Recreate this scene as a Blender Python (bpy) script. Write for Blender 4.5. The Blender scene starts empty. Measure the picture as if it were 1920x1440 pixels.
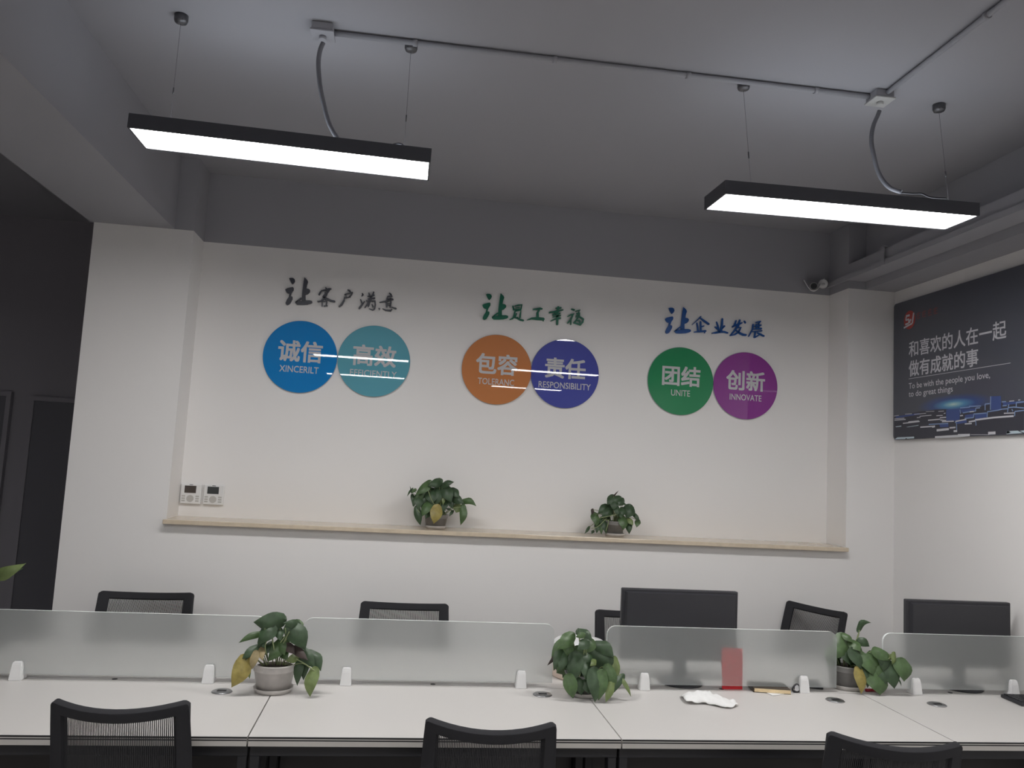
import bpy, bmesh, math, random
from mathutils import Vector, Matrix
random.seed(7)
S = bpy.context.scene
COL = S.collection

# ------------------------------------------------------------------ camera, world, exposure
F_PX = 1495.12
RIGHT = Vector((0.9890645, -0.1376617, 0.0529208))
UP = Vector((-0.0659799, -0.0920972, 0.9935617))
FWD = Vector((0.1319015, 0.9861883, 0.1001730))
EYE = Vector((0, 0, 1.633))
cd = bpy.data.cameras.new('camera'); cd.sensor_width = 36; cd.lens = 36 * F_PX / 1920
cd.clip_start = 0.05; cd.clip_end = 100
cam = bpy.data.objects.new('camera', cd); COL.objects.link(cam)
cam.matrix_world = Matrix(((RIGHT.x, UP.x, -FWD.x, EYE.x), (RIGHT.y, UP.y, -FWD.y, EYE.y),
                           (RIGHT.z, UP.z, -FWD.z, EYE.z), (0, 0, 0, 1)))
S.camera = cam
w = bpy.data.worlds.new('world'); S.world = w; w.use_nodes = True
w.node_tree.nodes['Background'].inputs[0].default_value = (0.5, 0.52, 0.58, 1)
w.node_tree.nodes['Background'].inputs[1].default_value = 0.02
S.view_settings.view_transform = 'Standard'; S.view_settings.look = 'None'
S.view_settings.exposure = 0.0; S.view_settings.gamma = 1.0; S.view_settings.use_curve_mapping = False
S.cycles.use_denoising = True
S.cycles.max_bounces = 10; S.cycles.diffuse_bounces = 5; S.cycles.transmission_bounces = 8; S.cycles.transparent_max_bounces = 12
S.cycles.caustics_reflective = False; S.cycles.caustics_refractive = True; S.cycles.sample_clamp_indirect = 6; S.cycles.blur_glossy = 0.5
LAMP_POWER = 35.5         # radiance of the lamp diffusers
UP_POWER = 3.6            # weak upward glow added to the lamps to brighten the ceiling


def on_y(u, v, y):        # where the sight line of a picture point meets a plane y = const
    d = FWD + RIGHT * ((u - 960) / F_PX) - UP * ((v - 720) / F_PX)
    return EYE + d * (y / d.y)


def on_z(u, v, z):
    d = FWD + RIGHT * ((u - 960) / F_PX) - UP * ((v - 720) / F_PX)
    return EYE + d * ((z - EYE.z) / d.z)


def on_x(u, v, x):
    d = FWD + RIGHT * ((u - 960) / F_PX) - UP * ((v - 720) / F_PX)
    return EYE + d * (x / d.x)


# ------------------------------------------------------------------ materials
def mat(name, col, rough=0.5, metal=0.0, spec=0.5, coat=0.0, noise=None, bump=None, emit=None, trans=0.0):
    m = bpy.data.materials.new(name); m.use_nodes = True
    nt = m.node_tree; b = nt.nodes['Principled BSDF']
    b.inputs['Base Color'].default_value = (*col, 1)
    b.inputs['Roughness'].default_value = rough; b.inputs['Metallic'].default_value = metal
    b.inputs['Specular IOR Level'].default_value = spec
    b.inputs['Coat Weight'].default_value = coat; b.inputs['Coat Roughness'].default_value = 0.02
    b.inputs['Transmission Weight'].default_value = trans
    if noise:
        sc, amt = noise
        tc = nt.nodes.new('ShaderNodeTexCoord'); n = nt.nodes.new('ShaderNodeTexNoise')
        n.inputs['Scale'].default_value = sc; n.inputs['Detail'].default_value = 5
        nt.links.new(tc.outputs['Object'], n.inputs['Vector'])
        r = nt.nodes.new('ShaderNodeValToRGB')
        r.color_ramp.elements[0].position = 0.3; r.color_ramp.elements[1].position = 0.7
        r.color_ramp.elements[0].color = (*[c * (1 - amt) for c in col], 1)
        r.color_ramp.elements[1].color = (*[min(1, c * (1 + amt)) for c in col], 1)
        nt.links.new(n.outputs['Fac'], r.inputs['Fac']); nt.links.new(r.outputs['Color'], b.inputs['Base Color'])
    if bump:
        sc, st = bump
        tc = nt.nodes.new('ShaderNodeTexCoord'); n = nt.nodes.new('ShaderNodeTexNoise')
        n.inputs['Scale'].default_value = sc; n.inputs['Detail'].default_value = 3
        nt.links.new(tc.outputs['Object'], n.inputs['Vector'])
        bp = nt.nodes.new('ShaderNodeBump'); bp.inputs['Strength'].default_value = st; bp.inputs['Distance'].default_value = 0.002
        nt.links.new(n.outputs['Fac'], bp.inputs['Height']); nt.links.new(bp.outputs['Normal'], b.inputs['Normal'])
    if emit:
        b.inputs['Emission Color'].default_value = (*emit[:3], 1); b.inputs['Emission Strength'].default_value = emit[3]
    return m


M = dict(
    white_wall=mat('white_wall', (0.86, 0.845, 0.835), 0.6, spec=0.25, bump=(220, 0.05)),
    grey_paint=mat('grey_paint', (0.37, 0.37, 0.40), 0.65, spec=0.25, bump=(160, 0.08)),
    dark_wall=mat('dark_wall', (0.30, 0.29, 0.32), 0.5, spec=0.3),
    dark_door=mat('dark_door', (0.15, 0.15, 0.17), 0.35, spec=0.3),
    floor=mat('floor', (0.38, 0.365, 0.35), 0.35, noise=(3, 0.12)),
    stone=mat('stone', (0.66, 0.56, 0.43), 0.12, noise=(30, 0.06)),
    desk=mat('desk', (0.64, 0.62, 0.60), 0.42, spec=0.35, noise=(2, 0.015)),
    edge=mat('edge', (0.60, 0.575, 0.545), 0.4),
    black_strip=mat('black_strip', (0.02, 0.02, 0.022), 0.5),
    panel_dark=mat('panel_dark', (0.07, 0.066, 0.068), 0.6),
    steel_black=mat('steel_black', (0.022, 0.022, 0.026), 0.45),
    plastic_black=mat('plastic_black', (0.032, 0.032, 0.038), 0.42),
    fabric_black=mat('fabric_black', (0.020, 0.020, 0.024), 0.85, bump=(600, 0.4)),
    mesh_black=mat('mesh_black', (0.028, 0.028, 0.032), 0.7),
    white_plastic=mat('white_plastic', (0.78, 0.78, 0.78), 0.35),
    grey_plastic=mat('grey_plastic', (0.50, 0.50, 0.49), 0.4),
    key_grey=mat('key_grey', (0.50, 0.49, 0.47), 0.5),
    lcd=mat('lcd', (0.055, 0.06, 0.062), 0.15),
    lcd_warm=mat('lcd_warm', (0.075, 0.062, 0.055), 0.15),
    steel=mat('steel', (0.45, 0.45, 0.46), 0.3, metal=1.0),
    dark_steel=mat('dark_steel', (0.16, 0.16, 0.17), 0.4, metal=0.8),
    chrome=mat('chrome', (0.70, 0.71, 0.73), 0.2, metal=1.0),
    lamp_body=mat('lamp_body', (0.075, 0.077, 0.09), 0.45),
    diffuser=mat('diffuser', (0.9, 0.9, 0.9), 0.5, emit=(1.0, 0.985, 0.97, LAMP_POWER)),
    up_fill=mat('up_fill', (0.8, 0.8, 0.8), 0.5, emit=(0.86, 0.93, 1.0, UP_POWER)),
    paper=mat('paper', (0.85, 0.85, 0.84), 0.8, bump=(40, 0.2)),
    red_card=mat('red_card', (0.66, 0.02, 0.03), 0.5),
    red_plastic=mat('red_plastic', (0.35, 0.015, 0.03), 0.4),
    tan=mat('tan', (0.78, 0.62, 0.38), 0.7, noise=(60, 0.1)),
    cover_brown=mat('cover_brown', (0.05, 0.033, 0.02), 0.5),
    pot=mat('pot', (0.50, 0.475, 0.455), 0.35, noise=(25, 0.12)),
    pot_grey=mat('pot_grey', (0.24, 0.235, 0.23), 0.3, noise=(25, 0.15)),
    soil=mat('soil', (0.03, 0.02, 0.014), 0.95, bump=(80, 1.0)),
    leaf_dark=mat('leaf_dark', (0.038, 0.072, 0.032), 0.45, noise=(45, 0.25)),
    leaf_mid=mat('leaf_mid', (0.068, 0.122, 0.044), 0.42, noise=(45, 0.22)),
    leaf_light=mat('leaf_light', (0.15, 0.20, 0.07), 0.42, noise=(45, 0.2)),
    leaf_yellow=mat('leaf_yellow', (0.29, 0.235, 0.065), 0.45, noise=(50, 0.25)),
    leaf_tan=mat('leaf_tan', (0.27, 0.215, 0.11), 0.6, noise=(50, 0.25)),
    leaf_brown=mat('leaf_brown', (0.05, 0.035, 0.03), 0.6, noise=(50, 0.25)),
    stem=mat('stem', (0.26, 0.31, 0.15), 0.5),
    poster=mat('poster', (0.085, 0.090, 0.112), 0.28, coat=0.2),
    print_white=mat('print_white', (0.62, 0.62, 0.66), 0.45),
    print_pale=mat('print_pale', (0.50, 0.60, 0.66), 0.45),
    print_steel=mat('print_steel', (0.24, 0.34, 0.56), 0.45),
    print_blue=mat('print_blue', (0.055, 0.09, 0.26), 0.45),
    print_navy=mat('print_navy', (0.045, 0.046, 0.062), 0.45),
    print_red=mat('print_red', (0.42, 0.06, 0.05), 0.45),
    print_dim_red=mat('print_dim_red', (0.24, 0.085, 0.085), 0.45),
    ink_black=mat('ink_black', (0.035, 0.038, 0.055), 0.35),
    ink_green=mat('ink_green', (0.008, 0.145, 0.085), 0.35),
    ink_blue=mat('ink_blue', (0.008, 0.085, 0.33), 0.35),
    disc_text=mat('disc_text', (0.60, 0.60, 0.62), 0.012),
    acrylic_edge=mat('acrylic_edge', (0.62, 0.64, 0.66), 0.1),
    edge_highlight=mat('edge_highlight', (0.86, 0.90, 0.89), 0.35),
    cream=mat('cream', (0.75, 0.62, 0.53), 0.5),
    cord_grey=mat('cord_grey', (0.17, 0.17, 0.19), 0.6),
)
DISC = {k: mat('disc_' + k, c, 0.012, spec=0.5, coat=0.0) for k, c in dict(
    blue=(0.014, 0.235, 0.62), teal=(0.13, 0.40, 0.50), orange=(0.58, 0.225, 0.085),
    indigo=(0.085, 0.10, 0.40), green=(0.032, 0.27, 0.115), purple=(0.29, 0.058, 0.31)).items()}


def frosted():
    m = bpy.data.materials.new('frosted_glass'); m.use_nodes = True
    nt = m.node_tree; b = nt.nodes['Principled BSDF']; out = nt.nodes['Material Output']
    b.inputs['Base Color'].default_value = (0.97, 0.985, 0.98, 1); b.inputs['Transmission Weight'].default_value = 1
    b.inputs['Roughness'].default_value = 0.33; b.inputs['IOR'].default_value = 1.25
    d = nt.nodes.new('ShaderNodeBsdfDiffuse'); d.inputs['Color'].default_value = (0.86, 0.89, 0.88, 1)
    t = nt.nodes.new('ShaderNodeBsdfTranslucent'); t.inputs['Color'].default_value = (0.86, 0.89, 0.88, 1)
    m1 = nt.nodes.new('ShaderNodeMixShader'); m1.inputs[0].default_value = 0.5
    m2 = nt.nodes.new('ShaderNodeMixShader'); m2.inputs[0].default_value = 0.26
    nt.links.new(d.outputs[0], m1.inputs[1]); nt.links.new(t.outputs[0], m1.inputs[2])
    nt.links.new(b.outputs[0], m2.inputs[1]); nt.links.new(m1.outputs[0], m2.inputs[2])
    nt.links.new(m2.outputs[0], out.inputs['Surface'])
    return m


M['frost'] = frosted()


def glow_print():
    """The printed blue sunrise on the poster: ink whose colour fades out from a bright core (part of the artwork)."""
    m = mat('print_glow', (0, 0, 0), 0.28, coat=0.15); nt = m.node_tree; b = nt.nodes['Principled BSDF']
    tc = nt.nodes.new('ShaderNodeTexCoord')
    mp = nt.nodes.new('ShaderNodeMapping'); mp.vector_type = 'POINT'
    mp.inputs['Scale'].default_value = (1, 1 / 0.30, 1 / 0.055)
    nt.links.new(tc.outputs['Object'], mp.inputs['Vector'])
    ln = nt.nodes.new('ShaderNodeVectorMath'); ln.operation = 'LENGTH'
    nt.links.new(mp.outputs['Vector'], ln.inputs[0])
    r = nt.nodes.new('ShaderNodeValToRGB'); e = r.color_ramp.elements
    e[0].position = 0.0; e[0].color = (0.55, 0.68, 0.60, 1)
    e[1].position = 1.0; e[1].color = (0.085, 0.090, 0.112, 1)
    for p, c in ((0.12, (0.28, 0.50, 0.55, 1)), (0.28, (0.09, 0.27, 0.46, 1)), (0.55, (0.045, 0.085, 0.24, 1))):
        q = e.new(p); q.color = c
    nt.links.new(ln.outputs['Value'], r.inputs['Fac']); nt.links.new(r.outputs['Color'], b.inputs['Base Color'])
    return m


M['glow'] = glow_print()


# ------------------------------------------------------------------ mesh helpers
def link(name, bm, m, parent=None, smooth=False):
    me = bpy.data.meshes.new(name)
    bm.normal_update(); bm.to_mesh(me); bm.free()
    for x in (m if isinstance(m, (list, tuple)) else [m]):
        me.materials.append(x)
    if smooth:
        for p in me.polygons: p.use_smooth = True
    o = bpy.data.objects.new(name, me); COL.objects.link(o)
    if parent: o.parent = parent
    return o


def tag(o, label, cat, group=None, kind=None):
    o['label'] = label; o['category'] = cat
    if group: o['group'] = group
    if kind: o['kind'] = kind
    return o


def thing(name, label, cat, loc=(0, 0, 0), rz=0, group=None):
    o = bpy.data.objects.new(name, None); COL.objects.link(o); o.empty_display_size = 0.1
    o.location = loc; o.rotation_euler = (0, 0, rz)
    return tag(o, label, cat, group)


def struct(name, bm, m, label=None):
    o = link(name, bm, m); o['kind'] = 'structure'
    if label: o['label'] = label
    return o


def box(bm, x0, x1, y0, y1, z0, z1, bevel=0, mi=0, seg=2, mtx=None):
    vs = [bm.verts.new((x, y, z)) for x in (x0, x1) for y in (y0, y1) for z in (z0, z1)]
    idx = ((0, 1, 3, 2), (4, 6, 7, 5), (0, 4, 5, 1), (2, 3, 7, 6), (0, 2, 6, 4), (1, 5, 7, 3))
    fs = [bm.faces.new([vs[i] for i in f]) for f in idx]
    for f in fs: f.material_index = mi
    if bevel:
        es = list({e for f in fs for e in f.edges})
        r = bmesh.ops.bevel(bm, geom=es, offset=bevel, segments=seg, affect='EDGES', profile=0.5)
        for f in r['faces']: f.material_index = mi
        vs = list({v for f in r['faces'] for v in f.verts} | {v for v in vs if v.is_valid})
    if mtx is not None:
        bmesh.ops.transform(bm, matrix=mtx, verts=[v for v in vs if v.is_valid])
    return vs


def tube(bm, pts, r, n=8, mi=0, caps=True):
    pts = [Vector(p) for p in pts]
    rad = r if isinstance(r, (list, tuple)) else [r] * len(pts)
    rings = []; prev = None
    for i, p in enumerate(pts):
        t = (pts[min(i + 1, len(pts) - 1)] - pts[max(i - 1, 0)]).normalized()
        if prev is None:
            a = Vector((0, 0, 1)) if abs(t.z) < 0.9 else Vector((1, 0, 0))
            nrm = t.cross(a).normalized()
        else:
            nrm = (prev - t * prev.dot(t)).normalized()
        prev = nrm; bn = t.cross(nrm)
        rings.append([bm.verts.new(p + (nrm * math.cos(2 * math.pi * k / n) + bn * math.sin(2 * math.pi * k / n)) * rad[i]) for k in range(n)])
    for a, b in zip(rings, rings[1:]):
        for k in range(n):
            f = bm.faces.new((a[k], a[(k + 1) % n], b[(k + 1) % n], b[k])); f.material_index = mi; f.smooth = True
    if caps:
        bm.faces.new(rings[0][::-1]).material_index = mi; bm.faces.new(rings[-1]).material_index = mi


def smooth_path(pts, k=6):
    pts = [Vector(p) for p in pts]; out = []
    for i in range(len(pts) - 1):
        p0, p1, p2, p3 = pts[max(i - 1, 0)], pts[i], pts[i + 1], pts[min(i + 2, len(pts) - 1)]
        for j in range(k):
            t = j / k
            out.append(0.5 * ((2 * p1) + (p2 - p0) * t + (2 * p0 - 5 * p1 + 4 * p2 - p3) * t * t + (3 * p1 - p0 - 3 * p2 + p3) * t ** 3))
    return out + [pts[-1]]


def lathe(bm, prof, n=32, mi=0, ctr=(0, 0), axis='Z', smooth=True):
    rings = []
    for r, z in prof:
        rings.append([bm.verts.new((ctr[0] + r * math.cos(2 * math.pi * k / n), ctr[1] + r * math.sin(2 * math.pi * k / n), z)) for k in range(n)])
    for a, b in zip(rings, rings[1:]):
        for k in range(n):
            f = bm.faces.new((a[k], a[(k + 1) % n], b[(k + 1) % n], b[k])); f.material_index = mi; f.smooth = smooth
    bm.faces.new(rings[0][::-1]).material_index = mi; bm.faces.new(rings[-1]).material_index = mi
    return rings


def prism(bm, pts, off, mi=0):
    """A polygon given as 3-D points, pushed out by the vector off."""
    off = Vector(off)
    a = [bm.verts.new(Vector(p)) for p in pts]; b = [bm.verts.new(Vector(p) + off) for p in pts]
    fs = [bm.faces.new(b), bm.faces.new(a[::-1])]
    n = len(a)
    for i in range(n):
        fs.append(bm.faces.new((a[i], a[(i + 1) % n], b[(i + 1) % n], b[i])))
    for f in fs: f.material_index = mi
    return fs


def quad(bm, a, b, c, d, mi=0):
    f = bm.faces.new([bm.verts.new(Vector(p)) for p in (a, b, c, d)]); f.material_index = mi
    return f


def copy_tree(o, parent=None):
    c = o.copy(); COL.objects.link(c)
    if parent: c.parent = parent
    for ch in list(o.children): copy_tree(ch, c)
    return c


# ------------------------------------------------------------------ room shell
ZP, ZC = 2.786, 3.184                      # paint line / underside of beams, ceiling
YS, YN = 4.371, 4.588                      # wall front, back of the niche
XL, XNL, XNR, XR = -1.681, -1.176, 2.581, 2.880
bm = bmesh.new(); box(bm, -6.2, 3.2, -6.2, 6.2, -0.1, 0.0); struct('floor', bm, M['floor'])
bm = bmesh.new(); box(bm, -6.2, 3.2, -6.2, 6.2, ZC, ZC + 0.1); struct('ceiling', bm, M['grey_paint'])

bm = bmesh.new()                           # the niched end wall: white below the paint line, grey above


def wall_band(z0, z1, mi):
    ns = [(XL, YS), (XNL, YS), (XNL, YN), (XNR, YN), (XNR, YS), (XR, YS)]
    for (xa, ya), (xb, yb) in zip(ns, ns[1:]):
        quad(bm, (xa, ya, z0), (xb, yb, z0), (xb, yb, z1), (xa, ya, z1), mi)
    quad(bm, (XL, 5.9, z0), (XL, YS, z0), (XL, YS, z1), (XL, 5.9, z1), mi)


SH_B, SH_T = 1.2370, 1.2600                # the niche starts at the ledge
quad(bm, (XL, YS, 0), (XR, YS, 0), (XR, YS, SH_B), (XL, YS, SH_B), 0)
quad(bm, (XL, 5.9, 0), (XL, YS, 0), (XL, YS, SH_B), (XL, 5.9, SH_B), 0)
quad(bm, (XNL, YS, SH_B), (XNR, YS, SH_B), (XNR, YN, SH_B), (XNL, YN, SH_B), 0)
wall_band(SH_B, ZP, 0); wall_band(ZP, ZC, 1)
bmesh.ops.remove_doubles(bm, verts=bm.verts, dist=1e-5)
struct('wall_back', bm, [M['white_wall'], M['grey_paint']])
bm = bmesh.new()
quad(bm, (XR, YS, 0), (XR, -6, 0), (XR, -6, ZP), (XR, YS, ZP), 0)
quad(bm, (XR, YS, ZP), (XR, -6, ZP), (XR, -6, ZC), (XR, YS, ZC), 1)
struct('wall_right', bm, [M['white_wall'], M['grey_paint']])
bm = bmesh.new(); quad(bm, (-6, -6, 0), (-6, 6, 0), (-6, 6, ZC), (-6, -6, ZC)); struct('wall_left', bm, M['dark_wall'])
bm = bmesh.new(); quad(bm, (XR, -6, 0), (-6, -6, 0), (-6, -6, ZC), (XR, -6, ZC)); struct('wall_front', bm, M['white_wall'])
bm = bmesh.new(); quad(bm, (-6, 5.9, 0), (XL, 5.9, 0), (XL, 5.9, ZC), (-6, 5.9, ZC)); struct('wall_hall', bm, M['dark_wall'])
bm = bmesh.new(); box(bm, -1.70, -1.276, -6, YS, ZP, ZC); struct('trim_1', bm, M['grey_paint'], 'grey ceiling beam over the left end of the desks')
bm = bmesh.new(); box(bm, 2.690, XR, -6, YS, ZP, ZC); struct('trim_2', bm, M['grey_paint'], 'grey ceiling beam along the top of the right wall')
for n, (xa, xb, zt) in enumerate(((-2.545, -1.76, 1.925), (-3.45, -2.665, 1.945))):
    o = bpy.data.objects.new('door_%d' % (n + 1), None); COL.objects.link(o); o.location = (xa, 5.9, 0); o['kind'] = 'structure'
    bm = bmesh.new(); box(bm, 0.03, xb - xa - 0.03, -0.03, -0.006, 0.005, zt - 0.03); link('panel', bm, M['dark_door'], o)
    bm = bmesh.new()
    box(bm, 0, 0.03, -0.04, -0.002, 0, zt); box(bm, xb - xa - 0.03, xb - xa, -0.04, -0.002, 0, zt); box(bm, 0.03, xb - xa - 0.03, -0.04, -0.002, zt - 0.03, zt)
    link('frame', bm, M['dark_wall'], o)

# stone ledge
bm = bmesh.new(); box(bm, XNL - 0.005, XNR - 0.010, 4.320, YN - 0.001, SH_B, SH_T, 0.003)
tag(link('wall_ledge', bm, M['stone']), 'long beige stone ledge across the wall below the coloured discs', 'ledge')


# ------------------------------------------------------------------ pendant lamps
def lamp(ax, ay, az, yaw, tilt, label, L=1.034, W=0.194, H=0.052, cups=None, cord=None, loop=None, full=True):
    t = thing('pendant_light', label, 'ceiling light', (ax, ay, az), yaw, 'pendant office lights')
    t.rotation_euler = (0, -tilt, yaw)
    bm = bmesh.new()
    e = 0.007
    for b_ in ((0, L, 0, e, 0, H), (0, L, W - e, W, 0, H), (0, e, e, W - e, 0, H), (L - e, L, e, W - e, 0, H), (e, 0.06, e, W - e, H - 0.006, H), (L - 0.06, L - e, e, W - e, H - 0.006, H), (0.06, L - 0.06, e, 0.04, H - 0.006, H), (0.06, L - 0.06, W - 0.04, W - e, H - 0.006, H)):
        box(bm, *b_, 0.0008, seg=1)
    link('housing', bm, M['lamp_body'], t)
    bm = bmesh.new(); box(bm, e, L - e, e, W - e, 0.003, 0.009); link('diffuser', bm, M['diffuser'], t)
    bm = bmesh.new(); box(bm, 0.06, L - 0.06, 0.04, W - 0.04, H - 0.008, H - 0.003); link('up_fill_panel', bm, M['up_fill'], t)  # added glowing panel, lifts the ceiling above each lamp
    mw = Matrix.Translation((ax, ay, az)) @ Matrix.Rotation(yaw, 4, 'Z') @ Matrix.Rotation(-tilt, 4, 'Y')
    inv = mw.inverted()
    for cx, cy in cups or ():
        c = inv @ Vector((cx, cy, ZC))
        bm = bmesh.new()
        tm = inv @ Matrix.Translation((cx, cy, 0))
        lathe(bm, [(0.009, ZC - 0.032), (0.021, ZC - 0.028), (0.024, ZC - 0.020), (0.024, ZC)], 20)
        for k in range(3):
            a = -2.2 + k * 0.6
            box(bm, 0.021 * math.cos(a) - 0.002, 0.021 * math.cos(a) + 0.002, 0.021 * math.sin(a) - 0.003, 0.021 * math.sin(a), ZC - 0.025, ZC - 0.021)
        bmesh.ops.transform(bm, matrix=tm, verts=bm.verts)
        cup = link('ceiling_cup', bm, M['dark_steel'], t)
        bm = bmesh.new()
        hz = Vector((cx, min(max(cy, ay + 0.05), ay + W - 0.05), 0))
        top = inv @ Vector((cx, cy, ZC - 0.03)); bot = Vector(((inv @ Vector((cx, cy, az + 0.05))).x, W / 2, H))
        tube(bm, [top, bot], 0.0006, 5); mid = top.lerp(bot, 0.62)
        tube(bm, [mid, top.lerp(bot, 0.68)], 0.0028, 6)
        link('suspension_wire', bm, M['dark_steel'], t)
        bm = bmesh.new(); box(bm, bot.x - 0.03, bot.x + 0.03, bot.y - 0.012, bot.y + 0.012, H, H + 0.004, 0.001)
        link('wire_clip', bm, M['chrome'], t)
    if cord:
        bm = bmesh.new(); tube(bm, smooth_path([inv @ Vector(p) for p in cord]), 0.0085, 8)
        link('power_cord', bm, M['cord_grey'], t)
    if loop:
        bm = bmesh.new(); tube(bm, smooth_path([inv @ Vector(p) for p in loop]), 0.003, 6)
        link('wire_loop', bm, M['lamp_body'], t)
    return t


cordA = [on_y(u, v, y) for u, v, y in ((606, 80, 2.868), (600, 95, 2.87), (597, 120, 2.875), (600, 160, 2.875), (607, 195, 2.875), (615, 226, 2.87), (624, 246, 2.86), (634, 262, 2.85))]
loopA = [on_y(u, v, 2.83) for u, v in ((732, 273), (741, 270), (750, 269.5), (756, 273), (752, 279))]
lamp(-0.998, 2.782, 2.706, -0.0046, -0.0156, 'bright slim pendant light hanging on the left, its black side facing us',
     cups=((-0.890, 2.887), (-0.063, 2.890)), cord=cordA, loop=loopA)
cordB = [on_y(u, v, y) for u, v, y in ((1649, 208, 2.85), (1646, 216, 2.85), (1637, 238, 2.85), (1634, 265, 2.845), (1639, 295, 2.835), (1645, 318, 2.83), (1655, 338, 2.81), (1670, 353, 2.78), (1690, 360, 2.75))]
loopB = [on_y(u, v, 2.74) for u, v in ((1690, 361), (1712, 363), (1728, 363), (1742, 369), (1758, 371), (1774, 371.5))]
lamp(1.103, 2.687, 2.6515, 0.0215, 0.0225, 'bright slim pendant light hanging on the right, nearer the dark poster',
     cups=((1.246, 2.880), (2.078, 2.865)), cord=cordB, loop=loopB)
for ax, ay, az, nm in ((-1.015, 0.24, 2.70, 'behind the viewer, reflected in the blue and teal discs'),
                       (1.195, -0.02, 2.675, 'behind the viewer, reflected in the orange and indigo discs'),
                       (-1.05, -1.72, 2.70, 'far behind the viewer, lower streak reflected in the teal disc'),
                       (1.225, -2.36, 2.675, 'far behind the viewer, lower streak reflected in the indigo disc'),
                       (-3.60, 0.24, 2.70, 'added out of view in the left bay to light the hall'),  # added unseen lights that brighten the hall and the left beam
                       (-3.60, -1.72, 2.70, 'added out of view in the left bay, behind the viewer')):
    lamp(ax, ay, az, 0, 0, 'pendant light ' + nm, full=False)

# junction boxes and conduits under the ceiling
for (u, v, lb) in ((606, 60, 'grey junction box on the ceiling above the left pendant light'), (1650, 184, 'grey junction box on the ceiling above the right pendant light')):
    c = on_z(u, v, ZC - 0.02)
    bm = bmesh.new(); box(bm, c.x - 0.038, c.x + 0.038, c.y - 0.038, c.y + 0.038, ZC - 0.030, ZC, 0.004)
    t = thing('junction_box', lb, 'junction box', (c.x, c.y, ZC), 0, 'ceiling junction boxes')
    bmesh.ops.translate(bm, verts=bm.verts, vec=(-c.x, -c.y, -ZC)); link('box_body', bm, M['grey_paint'], t)
    bm = bmesh.new(); box(bm, -0.042, 0.042, -0.042, 0.042, -0.037, -0.030, 0.002); lathe(bm, [(0.013, -0.05), (0.013, -0.037)], 14)
    link('cover_plate', bm, M['grey_plastic'] if u > 1000 else M['grey_paint'], t)
ja, jb, jc = on_z(606, 60, ZC - 0.012), on_z(1650, 184, ZC - 0.012), on_z(1885, 0, ZC - 0.012)
for a, b, lb, nclip in ((Vector((ja.x + .04, ja.y, ja.z)), Vector((jb.x - .04, jb.y, jb.z)), 'thin grey conduit running along the ceiling between the two junction boxes', 4),
                        (Vector((jb.x, jb.y - .04, jb.z)), Vector((jc.x - .02, jc.y - 1.6, jc.z)), 'thin grey conduit running over the ceiling toward the viewer', 3)):
    t = thing('ceiling_conduit', lb, 'conduit', a, 0, 'ceiling conduits')
    bm = bmesh.new(); tube(bm, [(0, 0, 0), b - a], 0.010, 10); link('conduit_pipe', bm, M['grey_paint'], t)
    for k in range(nclip):
        p = (b - a) * (0.14 + 0.75 * k / max(1, nclip - 1)) if nclip > 3 else (b - a) * (0.25 + 0.3 * k)
        d = (b - a).normalized() * 0.008
        bm = bmesh.new(); tube(bm, [p - d, p + d], 0.0135, 10); link('pipe_clip', bm, M['grey_paint'], t)

# cable trunking by the right beam
bm = bmesh.new()
box(bm, 2.558, 2.578, YS, YN - 0.002, 2.832, 2.838); box(bm, 2.558, 2.688, -2.5, YS - 0.002, 2.832, 2.838); box(bm, 2.558, 2.562, -2.5, YN - 0.002, 2.838, 2.862)
box(bm, 2.574, 2.578, -2.5, YN - 0.002, 2.838, 2.925); box(bm, 2.574, 2.688, -2.5, YS - 0.002, 2.925, 2.929)
t = thing('cable_trunking', 'grey cable trunking running beside the right ceiling beam', 'cable tray')
link('tray_channel', bm, M['grey_paint'], t)
for yb in (3.99, 2.2, 0.4):
    bm = bmesh.new(); box(bm, 2.550, 2.558, yb - 0.012, yb + 0.012, 2.832, 2.935); box(bm, 2.550, 2.688, yb - 0.012, yb + 0.012, 2.932, 2.936)
    link('bracket', bm, M['grey_paint'], t)

# security camera
c = on_y(1526, 536.5, 4.495)
t = thing('security_camera', 'small white bullet security camera in the top right corner of the niche', 'camera', c, 0)
t.rotation_euler = (math.radians(9), 0, math.radians(-27))
mx = Matrix.Rotation(math.radians(86), 4, 'X')
bm = bmesh.new(); lathe(bm, [(0.020, -0.002), (0.024, 0.0), (0.024, -0.07), (0.018, -0.078)][::-1], 24)
bmesh.ops.transform(bm, matrix=mx, verts=bm.verts); link('camera_body', bm, M['grey_plastic'], t, True)
bm = bmesh.new(); lathe(bm, [(0.019, 0.0), (0.019, 0.002)], 24); lathe(bm, [(0.007, 0.0025), (0.006, 0.005)], 16)
bmesh.ops.transform(bm, matrix=mx, verts=bm.verts); link('lens', bm, M['lcd'], t)
bm = bmesh.new()
pr = [(-0.060, 0.040), (-0.034, -0.004), (-0.016, -0.026), (0.0, -0.0285), (0.012, -0.027), (0.026, -0.016), (0.038, 0.004), (0.060, 0.046)]
for (x1, z1), (x2, z2) in zip(pr, pr[1:]):
    d = Vector((x2 - x1, 0, z2 - z1)).normalized(); nn = Vector((-d.z, 0, d.x)) * 0.002
    prism(bm, [Vector((x1, -0.012, z1)), Vector((x2, -0.012, z2)), Vector((x2, -0.012, z2)) + nn, Vector((x1, -0.012, z1)) + nn], (0, 0.07, 0))
link('sun_shade', bm, M['white_plastic'], t)
bm = bmesh.new(); tube(bm, [(0.02, 0.04, 0.0), (0.05, 0.05, 0.012), (0.058, 0.075, 0.016)], 0.010, 10); tube(bm, [(0.055, 0.07, 0.018), (0.055, 0.11, 0.018)], 0.028, 16)
link('mount', bm, M['white_plastic'], t)

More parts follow.
